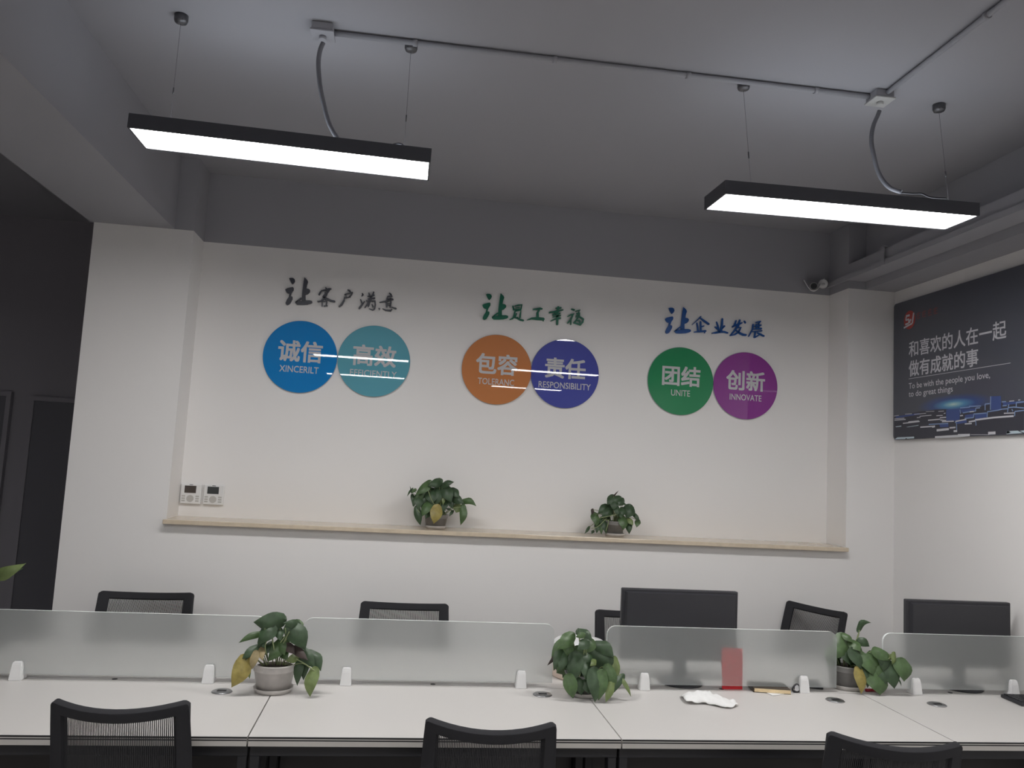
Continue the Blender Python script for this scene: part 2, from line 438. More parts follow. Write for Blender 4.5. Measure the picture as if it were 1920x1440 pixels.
# ------------------------------------------------------------------ lettering
def text_mesh(body, size, bold, m, name, parent, mtx, depth=0.0, sx=1.0, align='CENTER'):
    cu = bpy.data.curves.new(name, 'FONT'); cu.body = body; cu.size = size; cu.align_x = align
    cu.resolution_u = 3
    o = bpy.data.objects.new(name, cu); COL.objects.link(o)
    src = bpy.data.meshes.new_from_object(o.evaluated_get(bpy.context.evaluated_depsgraph_get()))
    bpy.data.objects.remove(o); bpy.data.curves.remove(cu)
    bm = bmesh.new()                       # heavier strokes: the same glyphs laid a hair apart
    for k in range(9 if bold > 0 else 1):
        n0 = len(bm.verts); bm.from_mesh(src); bm.verts.ensure_lookup_table()
        dx, dy = bold * ((0, 1, 1, 0, -1, -1, -1, 0, 1)[k]), bold * ((0, 0, 1, 1, 1, 0, -1, -1, -1)[k])
        bmesh.ops.translate(bm, verts=bm.verts[n0:], vec=(dx, dy, k * 2e-5))
    me = bpy.data.meshes.new(name); bm.to_mesh(me); bm.free(); bpy.data.meshes.remove(src)
    me.transform(Matrix.Diagonal((sx, 1, 1, 1))); me.transform(mtx)
    me.materials.clear(); me.materials.append(m)
    r = bpy.data.objects.new(name, me); COL.objects.link(r); r.parent = parent
    return r


FACE = Matrix.Rotation(math.pi / 2, 4, 'X')        # text plane x-y -> wall plane x-z, facing -y


# six acrylic discs
def disc(x, z, key, cn, en, label, enw, tilt=0.0):
    t = thing('acrylic_disc', label, 'wall sign', (x, YN, z), 0, 'acrylic discs on the wall')
    t.rotation_euler = (tilt, 0, 0)
    bm = bmesh.new()
    rings = lathe(bm, [(0.203, 0.008), (0.2035, 0.010), (0.2035, 0.0155), (0.2025, 0.016)], 96)
    bmesh.ops.transform(bm, matrix=FACE, verts=bm.verts); link('face', bm, DISC[key], t)
    bm = bmesh.new(); lathe(bm, [(0.2045, 0.001), (0.2055, 0.002), (0.2055, 0.0085), (0.2045, 0.009)], 96)
    bmesh.ops.transform(bm, matrix=FACE, verts=bm.verts); link('clear_edge', bm, M['acrylic_edge'], t)
    mt = Matrix.Translation((0, -0.0164, -0.018)) @ FACE
    text_mesh(cn, 0.125, 0.0029, M['disc_text'], 'lettering', t, mt)
    mt = Matrix.Translation((0, -0.0164, -0.090)) @ FACE
    o = text_mesh(en, 0.052, 0.0004, M['disc_text'], 'lettering', t, mt)
    wd = max(v.co.x for v in o.data.vertices) - min(v.co.x for v in o.data.vertices)
    o.data.transform(Matrix.Diagonal((enw / wd, 1, 1, 1)))
    return t


disc(-0.597, 2.172, 'blue', '诚信', 'XINCERILT', 'round blue acrylic disc with white characters, first in the row of discs', 0.215)
disc(-0.187, 2.176, 'teal', '高效', 'EFFICIENTLY', 'round teal acrylic disc beside the blue one, lamp reflections across it', 0.262)
disc(0.518, 2.176, 'orange', '包容', 'TOLERANC', 'round orange acrylic disc with white characters', 0.212, 0.0048)
disc(0.922, 2.180, 'indigo', '责任', 'RESPONSIBILITY', 'round indigo acrylic disc beside the orange one', 0.312, 0.0048)
disc(1.630, 2.183, 'green', '团结', 'UNITE', 'round green acrylic disc with white characters', 0.118)
disc(2.039, 2.182, 'purple', '创新', 'INNOVATE', 'round purple acrylic disc, last in the row of discs', 0.202)

# brush-written slogans, cut from board and stuck to the wall: strokes as (x, y, half-width) on a grid, y down
RANG = [
    [(145, 105), (165, 97), (205, 98), (230, 115), (238, 145), (225, 175), (200, 198), (185, 185), (165, 150)],
    [(85, 280), (110, 262), (160, 248), (205, 240), (218, 258), (215, 290), (190, 325), (180, 345), (168, 385), (185, 386), (200, 395), (198, 430), (175, 475), (150, 510), (115, 525), (95, 510), (90, 485), (110, 440), (140, 395), (150, 345), (125, 340), (100, 318)],
    [(385, 88), (430, 130), (442, 160), (425, 210), (415, 262), (455, 270), (475, 290), (470, 320), (440, 350), (402, 365), (402, 455), (345, 462), (345, 400), (350, 330), (362, 230), (372, 150)],
    [(237, 475), (270, 455), (345, 458), (402, 448), (470, 448), (505, 460), (508, 485), (485, 500), (430, 515), (350, 520), (270, 518), (245, 495)],
    [(240, 478), (280, 440), (330, 402), (348, 408), (340, 425), (300, 452), (262, 480)]]
G = {
    '客': ['715,248,8 735,275,18 745,292,8', '612,362,12 628,330,12 650,298,9 720,286,14 770,272,16 800,268,8', '775,278,14 735,335,14 690,375,16 672,395,10', '700,330,8 740,325,12', '735,345,12 700,405,16 645,460,12 595,470,10 588,462,5', '690,395,14 745,430,17 800,455,17 855,465,15', '662,470,10 660,540,9', '668,465,8 735,462,11 726,520,11', '688,536,10 740,530,9', '700,420,6 715,440,8'],
    '户': ['1060,283,7 1088,298,15 1104,312,9', '1010,358,6 1060,342,8 1130,326,10', '1136,322,10 1118,360,11 1094,388,12', '1032,352,6 1040,400,7', '1035,408,7 1100,394,9', '1018,395,9 1002,450,14 968,510,17 928,545,12'],
    '满': ['1288,338,8 1298,360,13 1280,382,5', '1262,432,8 1280,485,11', '1328,462,6 1282,520,15 1240,575,14', '1392,332,8 1402,385,11', '1468,318,11 1448,380,12', '1372,382,8 1430,385,12 1475,365,10', '1375,425,9 1480,412,13', '1425,395,20 1410,450,22 1375,500,16 1328,560,8', '1350,452,10 1395,470,14', '1440,462,12 1485,455,12 1492,520,12 1480,580,12 1455,600,10 1395,578,5', '1402,490,10 1380,545,9', '1440,510,8 1455,545,11'],
    '意': ['1712,332,7 1740,362,14', '1682,388,10 1750,382,14', '1690,425,9 1730,420,13 1768,435,12', '1560,478,7 1640,468,11 1700,450,12 1765,432,12', '1682,408,12 1665,480,12 1670,550,13', '1728,415,11 1736,480,11 1722,552,12', '1682,498,6 1728,494,6', '1682,530,6 1725,527,6', '1552,572,12 1556,590,6', '1605,578,5 1655,602,12 1735,608,15 1755,582,7', '1742,553,6 1815,576,15'],
    '员': ['606,312,10 622,375,12', '640,312,10 700,298,12 762,290,13 745,365,12', '612,376,9 740,368,11', '650,345,6 720,335,6', '645,395,12 625,490,13 605,525,14 555,545,7', '645,400,10 745,380,12 735,450,12 730,510,12', '668,440,10 645,505,11', '668,515,12 735,548,15 785,560,15', '640,515,8 690,505,8'],
    '工': ['955,370,10 1010,366,16 1070,354,17 1105,362,13', '1058,380,16 1030,425,19 1032,520,21', '850,552,5 930,525,18 1040,528,26 1130,535,24', '1120,540,16 1130,570,8'],
    '幸': ['1382,322,12 1372,385,20', '1340,350,9 1430,342,13', '1228,425,13 1320,410,14 1400,392,14 1465,378,11', '1290,455,8 1345,425,10', '1290,468,8 1410,440,13', '1290,500,8 1420,475,13', '1255,570,6 1330,535,13 1420,520,14', '1375,385,18 1370,500,21 1366,625,18'],
    '福': ['1610,366,10 1655,380,15', '1542,495,6 1600,460,12 1655,445,9', '1640,450,11 1602,540,14 1545,602,11', '1600,520,13 1600,628,10', '1680,402,7 1755,382,14 1720,440,12 1690,500,10', '1695,440,9 1750,430,11 1742,480,14', '1742,470,13 1700,545,15 1655,600,14', '1740,490,12 1815,540,15 1800,590,15 1765,628,14', '1655,598,12 1765,632,15', '1738,550,12 1755,600,10', '1690,560,9 1760,570,9'],
    '企': ['716,263,9 660,322,8 570,405,4', '705,285,9 770,338,15 850,393,17', '712,350,13 715,520,17', '650,372,9 662,440,12 668,515,12', '720,440,11 768,425,10', '600,528,7 690,522,14 795,512,18', '780,520,12 785,545,7'],
    '业': ['985,355,8 1008,420,12 1030,530,15', '1085,300,13 1078,400,18 1060,530,18', '962,440,10 1005,475,14', '1122,425,14 1082,468,13', '910,548,8 970,540,17 1060,525,18 1120,528,16 1175,545,12'],
    '发': ['1320,332,10 1292,415,15 1258,445,10', '1260,432,12 1340,405,20 1420,372,12', '1385,322,13 1355,420,20 1290,510,15 1222,588,12', '1320,452,14 1402,452,14 1360,530,16 1300,570,13 1230,590,8', '1318,500,9 1390,552,17 1440,575,19 1488,580,16', '1462,340,12 1480,372,13'],
    '展': ['1660,366,8 1738,348,11', '1728,352,11 1705,390,10 1650,405,8', '1612,398,10 1600,485,12 1535,605,7', '1630,438,8 1745,412,13', '1622,478,8 1750,470,14', '1668,410,10 1672,478,11', '1718,402,11 1702,478,12', '1600,524,8 1762,508,10', '1650,520,12 1640,575,13 1632,620,13', '1640,622,11 1745,560,9', '1682,538,9 1735,570,13 1795,598,14'],
}


def slogan(chars, org, sc, m, label, dx, dy, ksc):
    t = thing('wall_slogan', label, 'wall lettering', on_y(org[0] + 950 / sc, org[1] + 400 / sc, YN), 0, 'brush-written slogans on the wall')
    base = t.location.copy()

    def P(u, v): return on_y(org[0] + u / sc, org[1] + v / sc, YN - 0.003) - base
    for ch in chars:
        bm = bmesh.new()
        if ch == '让':
            for poly in RANG:
                prism(bm, [P((u - 85) * ksc + dx, (v - 88) * ksc + dy) for u, v in poly], (0, -0.010, 0))
        else:
            for st in G[ch]:
                pts = [tuple(float(q) for q in s.split(',')) for s in st.split()]
                L_, R_ = [], []
                n = len(pts)
                for i, (x, y, h) in enumerate(pts):
                    a, b = pts[max(i - 1, 0)], pts[min(i + 1, n - 1)]
                    tx, ty = b[0] - a[0], b[1] - a[1]; q = math.hypot(tx, ty) or 1; tx /= q; ty /= q
                    if i == 0:
                        L_ += [(x - tx * h * .8 - ty * h * .3, y - ty * h * .8 + tx * h * .3)]
                    L_.append((x - ty * h, y + tx * h)); R_.append((x + ty * h, y - tx * h))
                    if i == n - 1:
                        L_ += [(x + tx * h * .9 - ty * h * .3, y + ty * h * .9 + tx * h * .3), (x + tx * h * .7 + ty * h * .5, y + ty * h * .7 - tx * h * .5)]
                prism(bm, [P(u, v) for u, v in L_ + R_[::-1]], (0, -0.010 + 0.0006 * (len(bm.faces) % 5), 0))
        bmesh.ops.recalc_face_normals(bm, faces=bm.faces)
        link('character', bm, m, t)


slogan('让客户满意', (525, 510), 1920 / 230, M['ink_black'], 'black brush-written slogan above the blue and teal discs', 85, 88, 1.0)
slogan('让员工幸福', (895, 540), 1920 / 210, M['ink_green'], 'green brush-written slogan above the orange and indigo discs', 85, 95, 1.045)
slogan('让企业发展', (1235, 565), 1920 / 210, M['ink_blue'], 'blue brush-written slogan above the green and purple discs', 103, 103, 1.045)

# ------------------------------------------------------------------ poster on the right wall
XB = XR - 0.022                                  # printed face
PY = 4.347                                       # its edge next to the corner
t = thing('wall_poster', 'large dark poster board with white slogan on the right wall', 'poster', (XR, PY, 1.898))
ppos = t.location.copy()
bm = bmesh.new()
H_, W_, rr = 0.806, 1.56, 0.022
pts = []
for cy_, cz_, a0 in ((rr, rr, 180), (W_ - rr, rr, 270), (W_ - rr, H_ - rr, 0), (rr, H_ - rr, 90)):
    for k in range(5):
        a = math.radians(a0 + k * 22.5); pts.append((0, -(cy_ + rr * math.cos(a)), cz_ + rr * math.sin(a)))
prism(bm, [Vector(p) + Vector((-0.002, 0, 0)) for p in pts], (-0.020, 0, 0))
bmesh.ops.recalc_face_normals(bm, faces=bm.faces); link('board', bm, M['poster'], t)
PT = Matrix(((0, 0, -1, 0), (-1, 0, 0, 0), (0, 1, 0, 0), (0, 0, 0, 1)))   # text x -> -y, text y -> z, normal -> -x


def ptext(body, s, z, size, width, bold, m=None, name='lettering'):
    o = text_mesh(body, size, bold, m or M['print_white'], name, t, PT, 0, 1, 'LEFT')
    ys = [v.co.y for v in o.data.vertices]; wd = max(ys) - min(ys)
    o.data.transform(Matrix.Translation((-0.0226, -s, z)) @ Matrix.Diagonal((1, width / wd, 1, 1)) @ Matrix.Translation((0, -max(ys), 0)))
    return o


def zz(z): return z - 1.898


ptext('和喜欢的人在一起', 0.145, zz(2.375), 0.097, 0.750, 0.0011)
ptext('做有成就的事', 0.145, zz(2.262), 0.097, 0.560, 0.0014)
ptext('To be with the people you love,', 0.145, zz(2.184), 0.047, 0.640, 0.0002)
ptext('to do great things', 0.145, zz(2.138), 0.047, 0.370, 0.0002)
bm = bmesh.new(); box(bm, -0.0232, -0.0222, -0.920, -0.145, zz(2.2405), zz(2.2430)); link('rule_line', bm, M['print_white'], t)
# round red emblem with a pale mark
bm = bmesh.new()
prism(bm, [(-0.0221, -0.150 - 0.052 * math.cos(k * math.pi / 20), zz(2.585) + 0.054 * math.sin(k * math.pi / 20)) for k in range(40)], (-0.0005, 0, 0))
link('emblem_disc', bm, M['print_red'], t)
bm = bmesh.new()
def pbar(bm, a, b, h, x=-0.0229):
    (s1, z1), (s2, z2) = a, b
    d = Vector((s2 - s1, z2 - z1)).normalized(); n = Vector((-d.y, d.x)) * h
    prism(bm, [(x, -(s1 + n.x), zz(z1 + n.y)), (x, -(s2 + n.x), zz(z2 + n.y)), (x, -(s2 - n.x), zz(z2 - n.y)), (x, -(s1 - n.x), zz(z1 - n.y))], (-0.0004, 0, 0))
for a, b, h in (((.118, 2.612), (.152, 2.612), .006), ((.122, 2.612), (.116, 2.588), .005), ((.116, 2.588), (.146, 2.590), .005), ((.146, 2.590), (.142, 2.566), .005), ((.142, 2.566), (.112, 2.564), .005),
                ((.156, 2.583), (.166, 2.583), .006), ((.156, 2.583), (.153, 2.566), .005), ((.189, 2.620), (.176, 2.560), .006), ((.176, 2.560), (.098, 2.546), .005)):
    pbar(bm, a, b, h)
link('emblem_mark', bm, M['print_white'], t)
for k in range(4):                                # faint red small print beside the emblem
    s0 = 0.215 + 0.049 * k; bm = bmesh.new()
    for a, b in (((s0, 2.608), (s0 + .034, 2.610)), ((s0 + .002, 2.595), (s0 + .032, 2.596)), ((s0 + .017, 2.618), (s0 + .016, 2.578)), ((s0 + .004, 2.580), (s0 + .034, 2.581)), ((s0 + .006, 2.606), (s0 + .002, 2.582))):
        pbar(bm, a, b, 0.0024)
    link('small_character', bm, M['print_dim_red'], t)
# the printed glow and the field of blocks (traced on the print, x right / y down)
HM = (-0.005870793609586675, -3.0101509792301023e-05, 9.848376856281666, -0.002208079970611171, 0.00341196656285979, -1.274087027621878, -0.0012366413604240904, -8.249559545968915e-05)


def pp(u, v):
    u = 1670 + u / 7.68; v = 730 + v / 7.68
    d = HM[6] * u + HM[7] * v + 1
    return (HM[0] * u + HM[1] * v + HM[2]) / d, (HM[3] * u + HM[4] * v + HM[5]) / d


gs, gz = pp(890, 215)
o = None
bm = bmesh.new()
prism(bm, [(0, -a, b) for a, b in ((-0.30, -0.056), (0.36, -0.056), (0.36, 0.056), (-0.30, 0.056))], (-0.0004, 0, 0))
bmesh.ops.recalc_face_normals(bm, faces=bm.faces)
o = link('glow_print', bm, M['glow'], t); o.location = (-0.0222, -gs, zz(gz))


def pstrip(bm, pts, h):
    for (u1, v1), (u2, v2) in zip(pts, pts[1:]):
        a = pp(u1, v1); b = pp(u2, v2)
        pbar(bm, a, b, h, -0.0232 - 0.00003 * (len(bm.faces) % 40))


def ppoly(bm, pts, x):
    prism(bm, [(x, -pp(u, v)[0], zz(pp(u, v)[1])) for u, v in pts], (-0.0002, 0, 0))


bm = bmesh.new()                                  # dark ground with bluish far part
ppoly(bm, [(45, 395), (400, 320), (640, 290), (800, 285), (1000, 300), (1300, 240), (1600, 190), (1900, 160), (1900, 640), (1000, 680), (45, 730)], -0.0227)
for f in bm.faces: pass
prism(bm, [(-0.0227, -a, b) for a, b in ((1.0, 0.003), (1.556, 0.003), (1.556, 0.150), (1.0, 0.158))], (-0.0002, 0, 0))
bmesh.ops.recalc_face_normals(bm, faces=bm.faces); link('ground_print', bm, M['print_navy'], t)
bm = bmesh.new()
for q in ([(790, 290), (985, 280), (985, 440), (900, 460), (790, 455)], [(1435, 100), (1575, 95), (1580, 290), (1435, 300)], [(930, 460), (1080, 440), (1085, 480), (935, 500)],
          [(1060, 370), (1185, 350), (1185, 410), (1060, 430)], [(1200, 360), (1370, 335), (1375, 400), (1205, 430)], [(690, 500), (820, 490), (822, 540), (700, 545)], [(1000, 300), (1200, 270), (1200, 310), (1010, 335)],
          [(60, 390), (400, 340), (420, 360), (70, 415)], [(1600, 190), (1900, 165), (1900, 195), (1610, 230)]):
    ppoly(bm, q, -0.0230)
bmesh.ops.recalc_face_normals(bm, faces=bm.faces); link('block_print', bm, M['print_blue'], t)
bm = bmesh.new()
for q in ([(1430, 100), (1425, 295)], [(1415, 205), (1350, 212), (1350, 300)], [(1215, 270), (1215, 315)], [(990, 295), (1000, 350)], [(1030, 340), (1110, 325), (1215, 312)], [(1215, 270), (1275, 265)], [(1055, 420), (1185, 405), (1188, 355), (1370, 340)],
          [(1380, 400), (1385, 322), (1540, 300), (1600, 285), (1680, 278)], [(1672, 330), (1690, 215)], [(1690, 262), (1765, 255), (1910, 268)], [(1800, 255), (1800, 190), (1915, 178)], [(1590, 180), (1650, 176)], [(1600, 238), (1660, 232)], [(1775, 385), (1778, 318), (1915, 302)],
          [(920, 478), (940, 470)], [(940, 485), (945, 590)], [(1215, 440), (1222, 520)], [(990, 268), (1130, 255)], [(1120, 245), (1290, 240)], [(540, 505), (820, 490)], [(1735, 285), (1750, 315)]):
    pstrip(bm, q, 0.0026)
link('edge_print', bm, M['print_steel'], t)
bm = bmesh.new()
for q, h in (([(1205, 440), (1480, 405), (1760, 385)], .0042), ([(1115, 468), (1215, 450)], .004), ([(925, 462), (1080, 432)], .003), ([(655, 590), (830, 572)], .006), ([(840, 555), (925, 548)], .004), ([(900, 602), (950, 600)], .005), ([(630, 690), (960, 672), (1130, 655)], .006), ([(960, 652), (1120, 648)], .003),
             ([(1395, 632), (1500, 626)], .007), ([(170, 490), (410, 462)], .003), ([(250, 468), (400, 452)], .0025), ([(50, 445), (210, 432)], .0025), ([(530, 445), (700, 430)], .003), ([(730, 465), (900, 458)], .003), ([(700, 410), (790, 402)], .003), ([(420, 545), (630, 530)], .0035), ([(590, 540), (630, 532)], .005), ([(1060, 498), (1160, 492)], .003),
             ([(990, 380), (1030, 376)], .003), ([(755, 348), (780, 342)], .002), ([(650, 380), (740, 375)], .002), ([(410, 388), (580, 372)], .0018), ([(200, 358), (300, 352)], .0015), ([(50, 425), (190, 415)], .002), ([(1700, 172), (1770, 165)], .002), ([(1825, 155), (1855, 152)], .002), ([(1620, 345), (1770, 340)], .0025), ([(40, 385), (110, 375)], .0015), ([(330, 360), (500, 345)], .0015), ([(500, 320), (620, 315)], .0012), ([(680, 318), (760, 312)], .0016), ([(1130, 325), (1190, 318)], .0025), ([(705, 440), (790, 450)], .003), ([(1410, 652), (1140, 652)], .001), ([(370, 408), (420, 402)], .002)):
    pstrip(bm, q, h)
rp = random.Random(11)
for _ in range(26):                               # the block field beyond the picture's right edge
    s0 = rp.uniform(1.02, 1.50); z0 = 1.898 + rp.uniform(0.012, 0.145); ln = rp.uniform(0.02, 0.10) * (1.35 - (z0 - 1.898) * 5)
    pbar(bm, (s0, z0), (min(1.55, s0 + ln), z0), rp.uniform(0.0015, 0.004))
link('highlight_print', bm, M['print_white'], t)
bm = bmesh.new()
for q in ([(50, 720), (90, 690), (328, 680), (330, 705), (230, 712), (215, 698), (200, 716)], [(60, 535), (145, 522), (145, 535), (70, 545)], [(215, 543), (395, 512), (390, 522), (240, 545)], [(1655, 600), (1820, 595), (1890, 630), (1660, 645)], [(1850, 598), (1912, 590), (1912, 625)], [(1665, 640), (1655, 605), (1690, 600), (1720, 625)]):
    ppoly(bm, q, -0.0236)
bmesh.ops.recalc_face_normals(bm, faces=bm.faces); link('pale_print', bm, M['print_pale'], t)

# ------------------------------------------------------------------ wall controllers
for x0, lcd, lb in ((-1.170, 'lcd_warm', 'white wall controller with small display, the one nearer the niche corner'), (-1.051, 'lcd', 'white wall controller with greenish display, right one of the pair')):
    t = thing('wall_controller', lb, 'thermostat', (x0 + 0.0545, YN, 1.3265), 0, 'wall controllers')
    bm = bmesh.new(); box(bm, -0.0545, 0.0545, -0.020, -0.0005, 0.0, 0.109, 0.006, seg=3); link('case', bm, M['white_plastic'], t)
    bm = bmesh.new(); box(bm, -0.034, 0.026, -0.0212, -0.0195, 0.060, 0.099); link('display', bm, M[lcd], t)
    bm = bmesh.new(); lathe(bm, [(0.019, 0.0195), (0.019, 0.0210)], 24)
    bmesh.ops.transform(bm, matrix=Matrix.Translation((-0.002, 0, 0.030)) @ FACE, verts=bm.verts)
    link('dial_pad', bm, M['key_grey'], t)
    for sx in (-0.046, 0.026):
        for k in range(3):
            bm = bmesh.new(); box(bm, sx, sx + 0.018, -0.0209, -0.0195, 0.014 + k * 0.0125, 0.022 + k * 0.0125, 0.0007, seg=1); link('key', bm, M['key_grey'], t)
    bm = bmesh.new(); box(bm, -0.010, 0.008, -0.0209, -0.0195, 0.1025, 0.1055); link('badge', bm, M['plastic_black'], t)

# ------------------------------------------------------------------ desks
ZT = 0.75
SEAM = [-1.610, -0.412, 0.783, 1.985, 2.862]
GR = {0: -0.591, 1: 0.605, 2: 1.809, 3: 2.231}
front_lab = ['white desk top at the near side, left of the yellow-leaved plant', 'white desk top at the near side between the yellow-leaved plant and the bushy plant',
             'white desk top at the near side with the crumpled tissue on it', 'white desk top at the near side by the right wall, black keyboard on it']
back_lab = ['white desk top behind the leftmost frosted screen', 'white desk top behind the second frosted screen from the left',
            'white desk top behind the frosted screen with the red card, monitor on it', 'white desk top behind the frosted screen nearest the right wall, monitor on it']


def desk(i, front):
    xa, xb = SEAM[i] + 0.0022, SEAM[i + 1] - 0.0022
    y0, y1 = (2.652, 3.236) if front else (3.2415, 3.850)
    t = thing('workstation_desk', (front_lab if front else back_lab)[i], 'desk', (xa, y0 if front else y1, 0), 0, 'near desks' if front else 'far desks')
    sg = 1 if front else -1
    Wd = xb - xa; D = y1 - y0

    def bx(bm, x0, x1, a, b, z0, z1, bev=0):
        ya, yb = sorted((a * sg, b * sg)); box(bm, x0, x1, ya, yb, z0, z1, bev, seg=1)
    bm = bmesh.new(); bx(bm, 0, Wd, 0.002, D, ZT - 0.025, ZT, 0); link('desktop', bm, M['desk'], t)
    bm = bmesh.new(); bx(bm, 0, Wd, -0.001, 0.002, ZT - 0.028, ZT - 0.0120); link('edge_band', bm, M['edge'], t)
    bm = bmesh.new(); bx(bm, 0, Wd, -0.0012, 0.0019, ZT - 0.0048, ZT - 0.0002); bx(bm, 0, Wd, -0.0012, 0.0019, ZT - 0.0120, ZT - 0.0082); link('edge_groove', bm, M['black_strip'], t)
    bm = bmesh.new(); bx(bm, 0, Wd, -0.0008, 0.0019, ZT - 0.0082, ZT - 0.0048); link('edge_inlay', bm, M['edge'], t)
    bm = bmesh.new(); bx(bm, 0.001, Wd - 0.001, 0.040, 0.080, ZT - 0.072, ZT - 0.0255, 0.002); bx(bm, 0.001, Wd - 0.001, D - 0.08, D - 0.04, ZT - 0.072, ZT - 0.0255, 0.002)
    link('frame_beam', bm, M['steel_black'], t)
    li = 0.0 if front else 0.20
    for px in (0.002, Wd - 0.032):
        bm = bmesh.new()
        bx(bm, px, px + 0.03, 0.040 + li, 0.080 + li, 0, ZT - 0.072, 0.002); bx(bm, px, px + 0.03, D - 0.08, D - 0.04, 0, ZT - 0.072, 0.002); bx(bm, px, px + 0.03, 0.08 + li, D - 0.08, 0.04, 0.07, 0.002)
        link('leg', bm, M['steel_black'], t)
    if front:
        bm = bmesh.new(); bx(bm, 0.034, Wd - 0.034, D - 0.022, D - 0.008, 0.30, ZT - 0.0255, 0.002); link('modesty_panel', bm, M['panel_dark'], t)
        gx = GR[i] - xa; gy = {0: 3.128, 1: 3.150, 2: 3.130, 3: 3.092}[i] - y0
        bm = bmesh.new(); lathe(bm, [(0.036, ZT), (0.0375, ZT + 0.001), (0.034, ZT + 0.004), (0.012, ZT + 0.0055)], 28, ctr=(gx, gy))
        g = link('cable_grommet', bm, M['steel'], t)
        bm = bmesh.new(); box(bm, gx - 0.016, gx + 0.016, gy - 0.012, gy + 0.006, ZT + 0.0050, ZT + 0.0062); link('slot', bm, M['black_strip'], g)
    else:
        bm = bmesh.new(); lathe(bm, [(0.010, ZT), (0.010, ZT + 0.001)], 16, ctr=(Wd * 0.5, -D + 0.03)); link('cable_hole', bm, M['black_strip'], t)
    return t


for i in range(4):
    desk(i, True); desk(i, False)

# frosted screens on clamps
PYY = 3.250
screens = [(-1.470, -0.468, (-1.344, -0.665), 'long frosted glass desk screen at the left end of the desks'),
           (-0.328, 0.660, (-0.153, 0.533), 'frosted glass desk screen between the yellow-leaved plant and the bushy plant'),
           (0.880, 1.880, (1.041, 1.731), 'frosted glass desk screen with a monitor and a red card behind it'),
           (2.092, 2.850, (2.241, 2.700), 'frosted glass desk screen nearest the right wall')]
ZB = 0.770; ZTOP = 1.000
for xa, xb, cl, lb in screens:
    t = thing('desk_screen', lb, 'desk screen', ((xa + xb) / 2, PYY, ZT), 0, 'frosted desk screens')
    hw = (xb - xa) / 2; r = 0.035; z0, z1 = ZB - ZT, ZTOP - ZT
    pts = [(-hw, 0, z0), (hw, 0, z0)]
    for cx_, a0 in ((hw - r, 0), (-hw + r, 90)):
        for k in range(7):
            a = math.radians(a0 + 15 * k); pts.append((cx_ + r * math.cos(a), 0, z1 - r + r * math.sin(a)))
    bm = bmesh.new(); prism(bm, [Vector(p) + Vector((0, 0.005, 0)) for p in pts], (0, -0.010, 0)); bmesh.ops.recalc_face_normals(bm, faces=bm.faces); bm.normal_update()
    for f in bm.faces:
        if abs(f.normal.y) < 0.5: f.material_index = 1  # rim faces coloured pale to stand in for the lamp highlight
    link('glass_panel', bm, [M['frost'], M['edge_highlight']], t)
    for cx in cl:
        bm = bmesh.new(); x = cx - (xa + xb) / 2
        lo = [bm.verts.new((x + sx * 0.022, sy * 0.026, 0.0)) for sx, sy in ((-1, -1), (1, -1), (1, 1), (-1, 1))]
        md = [bm.verts.new((x + sx * 0.018, sy * 0.019, 0.052)) for sx, sy in ((-1, -1), (1, -1), (1, 1), (-1, 1))]
        hi = [bm.verts.new((x + sx * 0.0145, sy * 0.015, 0.067)) for sx, sy in ((-1, -1), (1, -1), (1, 1), (-1, 1))]
        for a, b in ((lo, md), (md, hi)):
            for k in range(4): bm.faces.new((a[k], a[(k + 1) % 4], b[(k + 1) % 4], b[k]))
        bm.faces.new(hi); bm.faces.new(lo[::-1])
        bmesh.ops.bevel(bm, geom=list(bm.edges), offset=0.0025, segments=2, affect='EDGES')
        link('clamp', bm, M['white_plastic'], t)


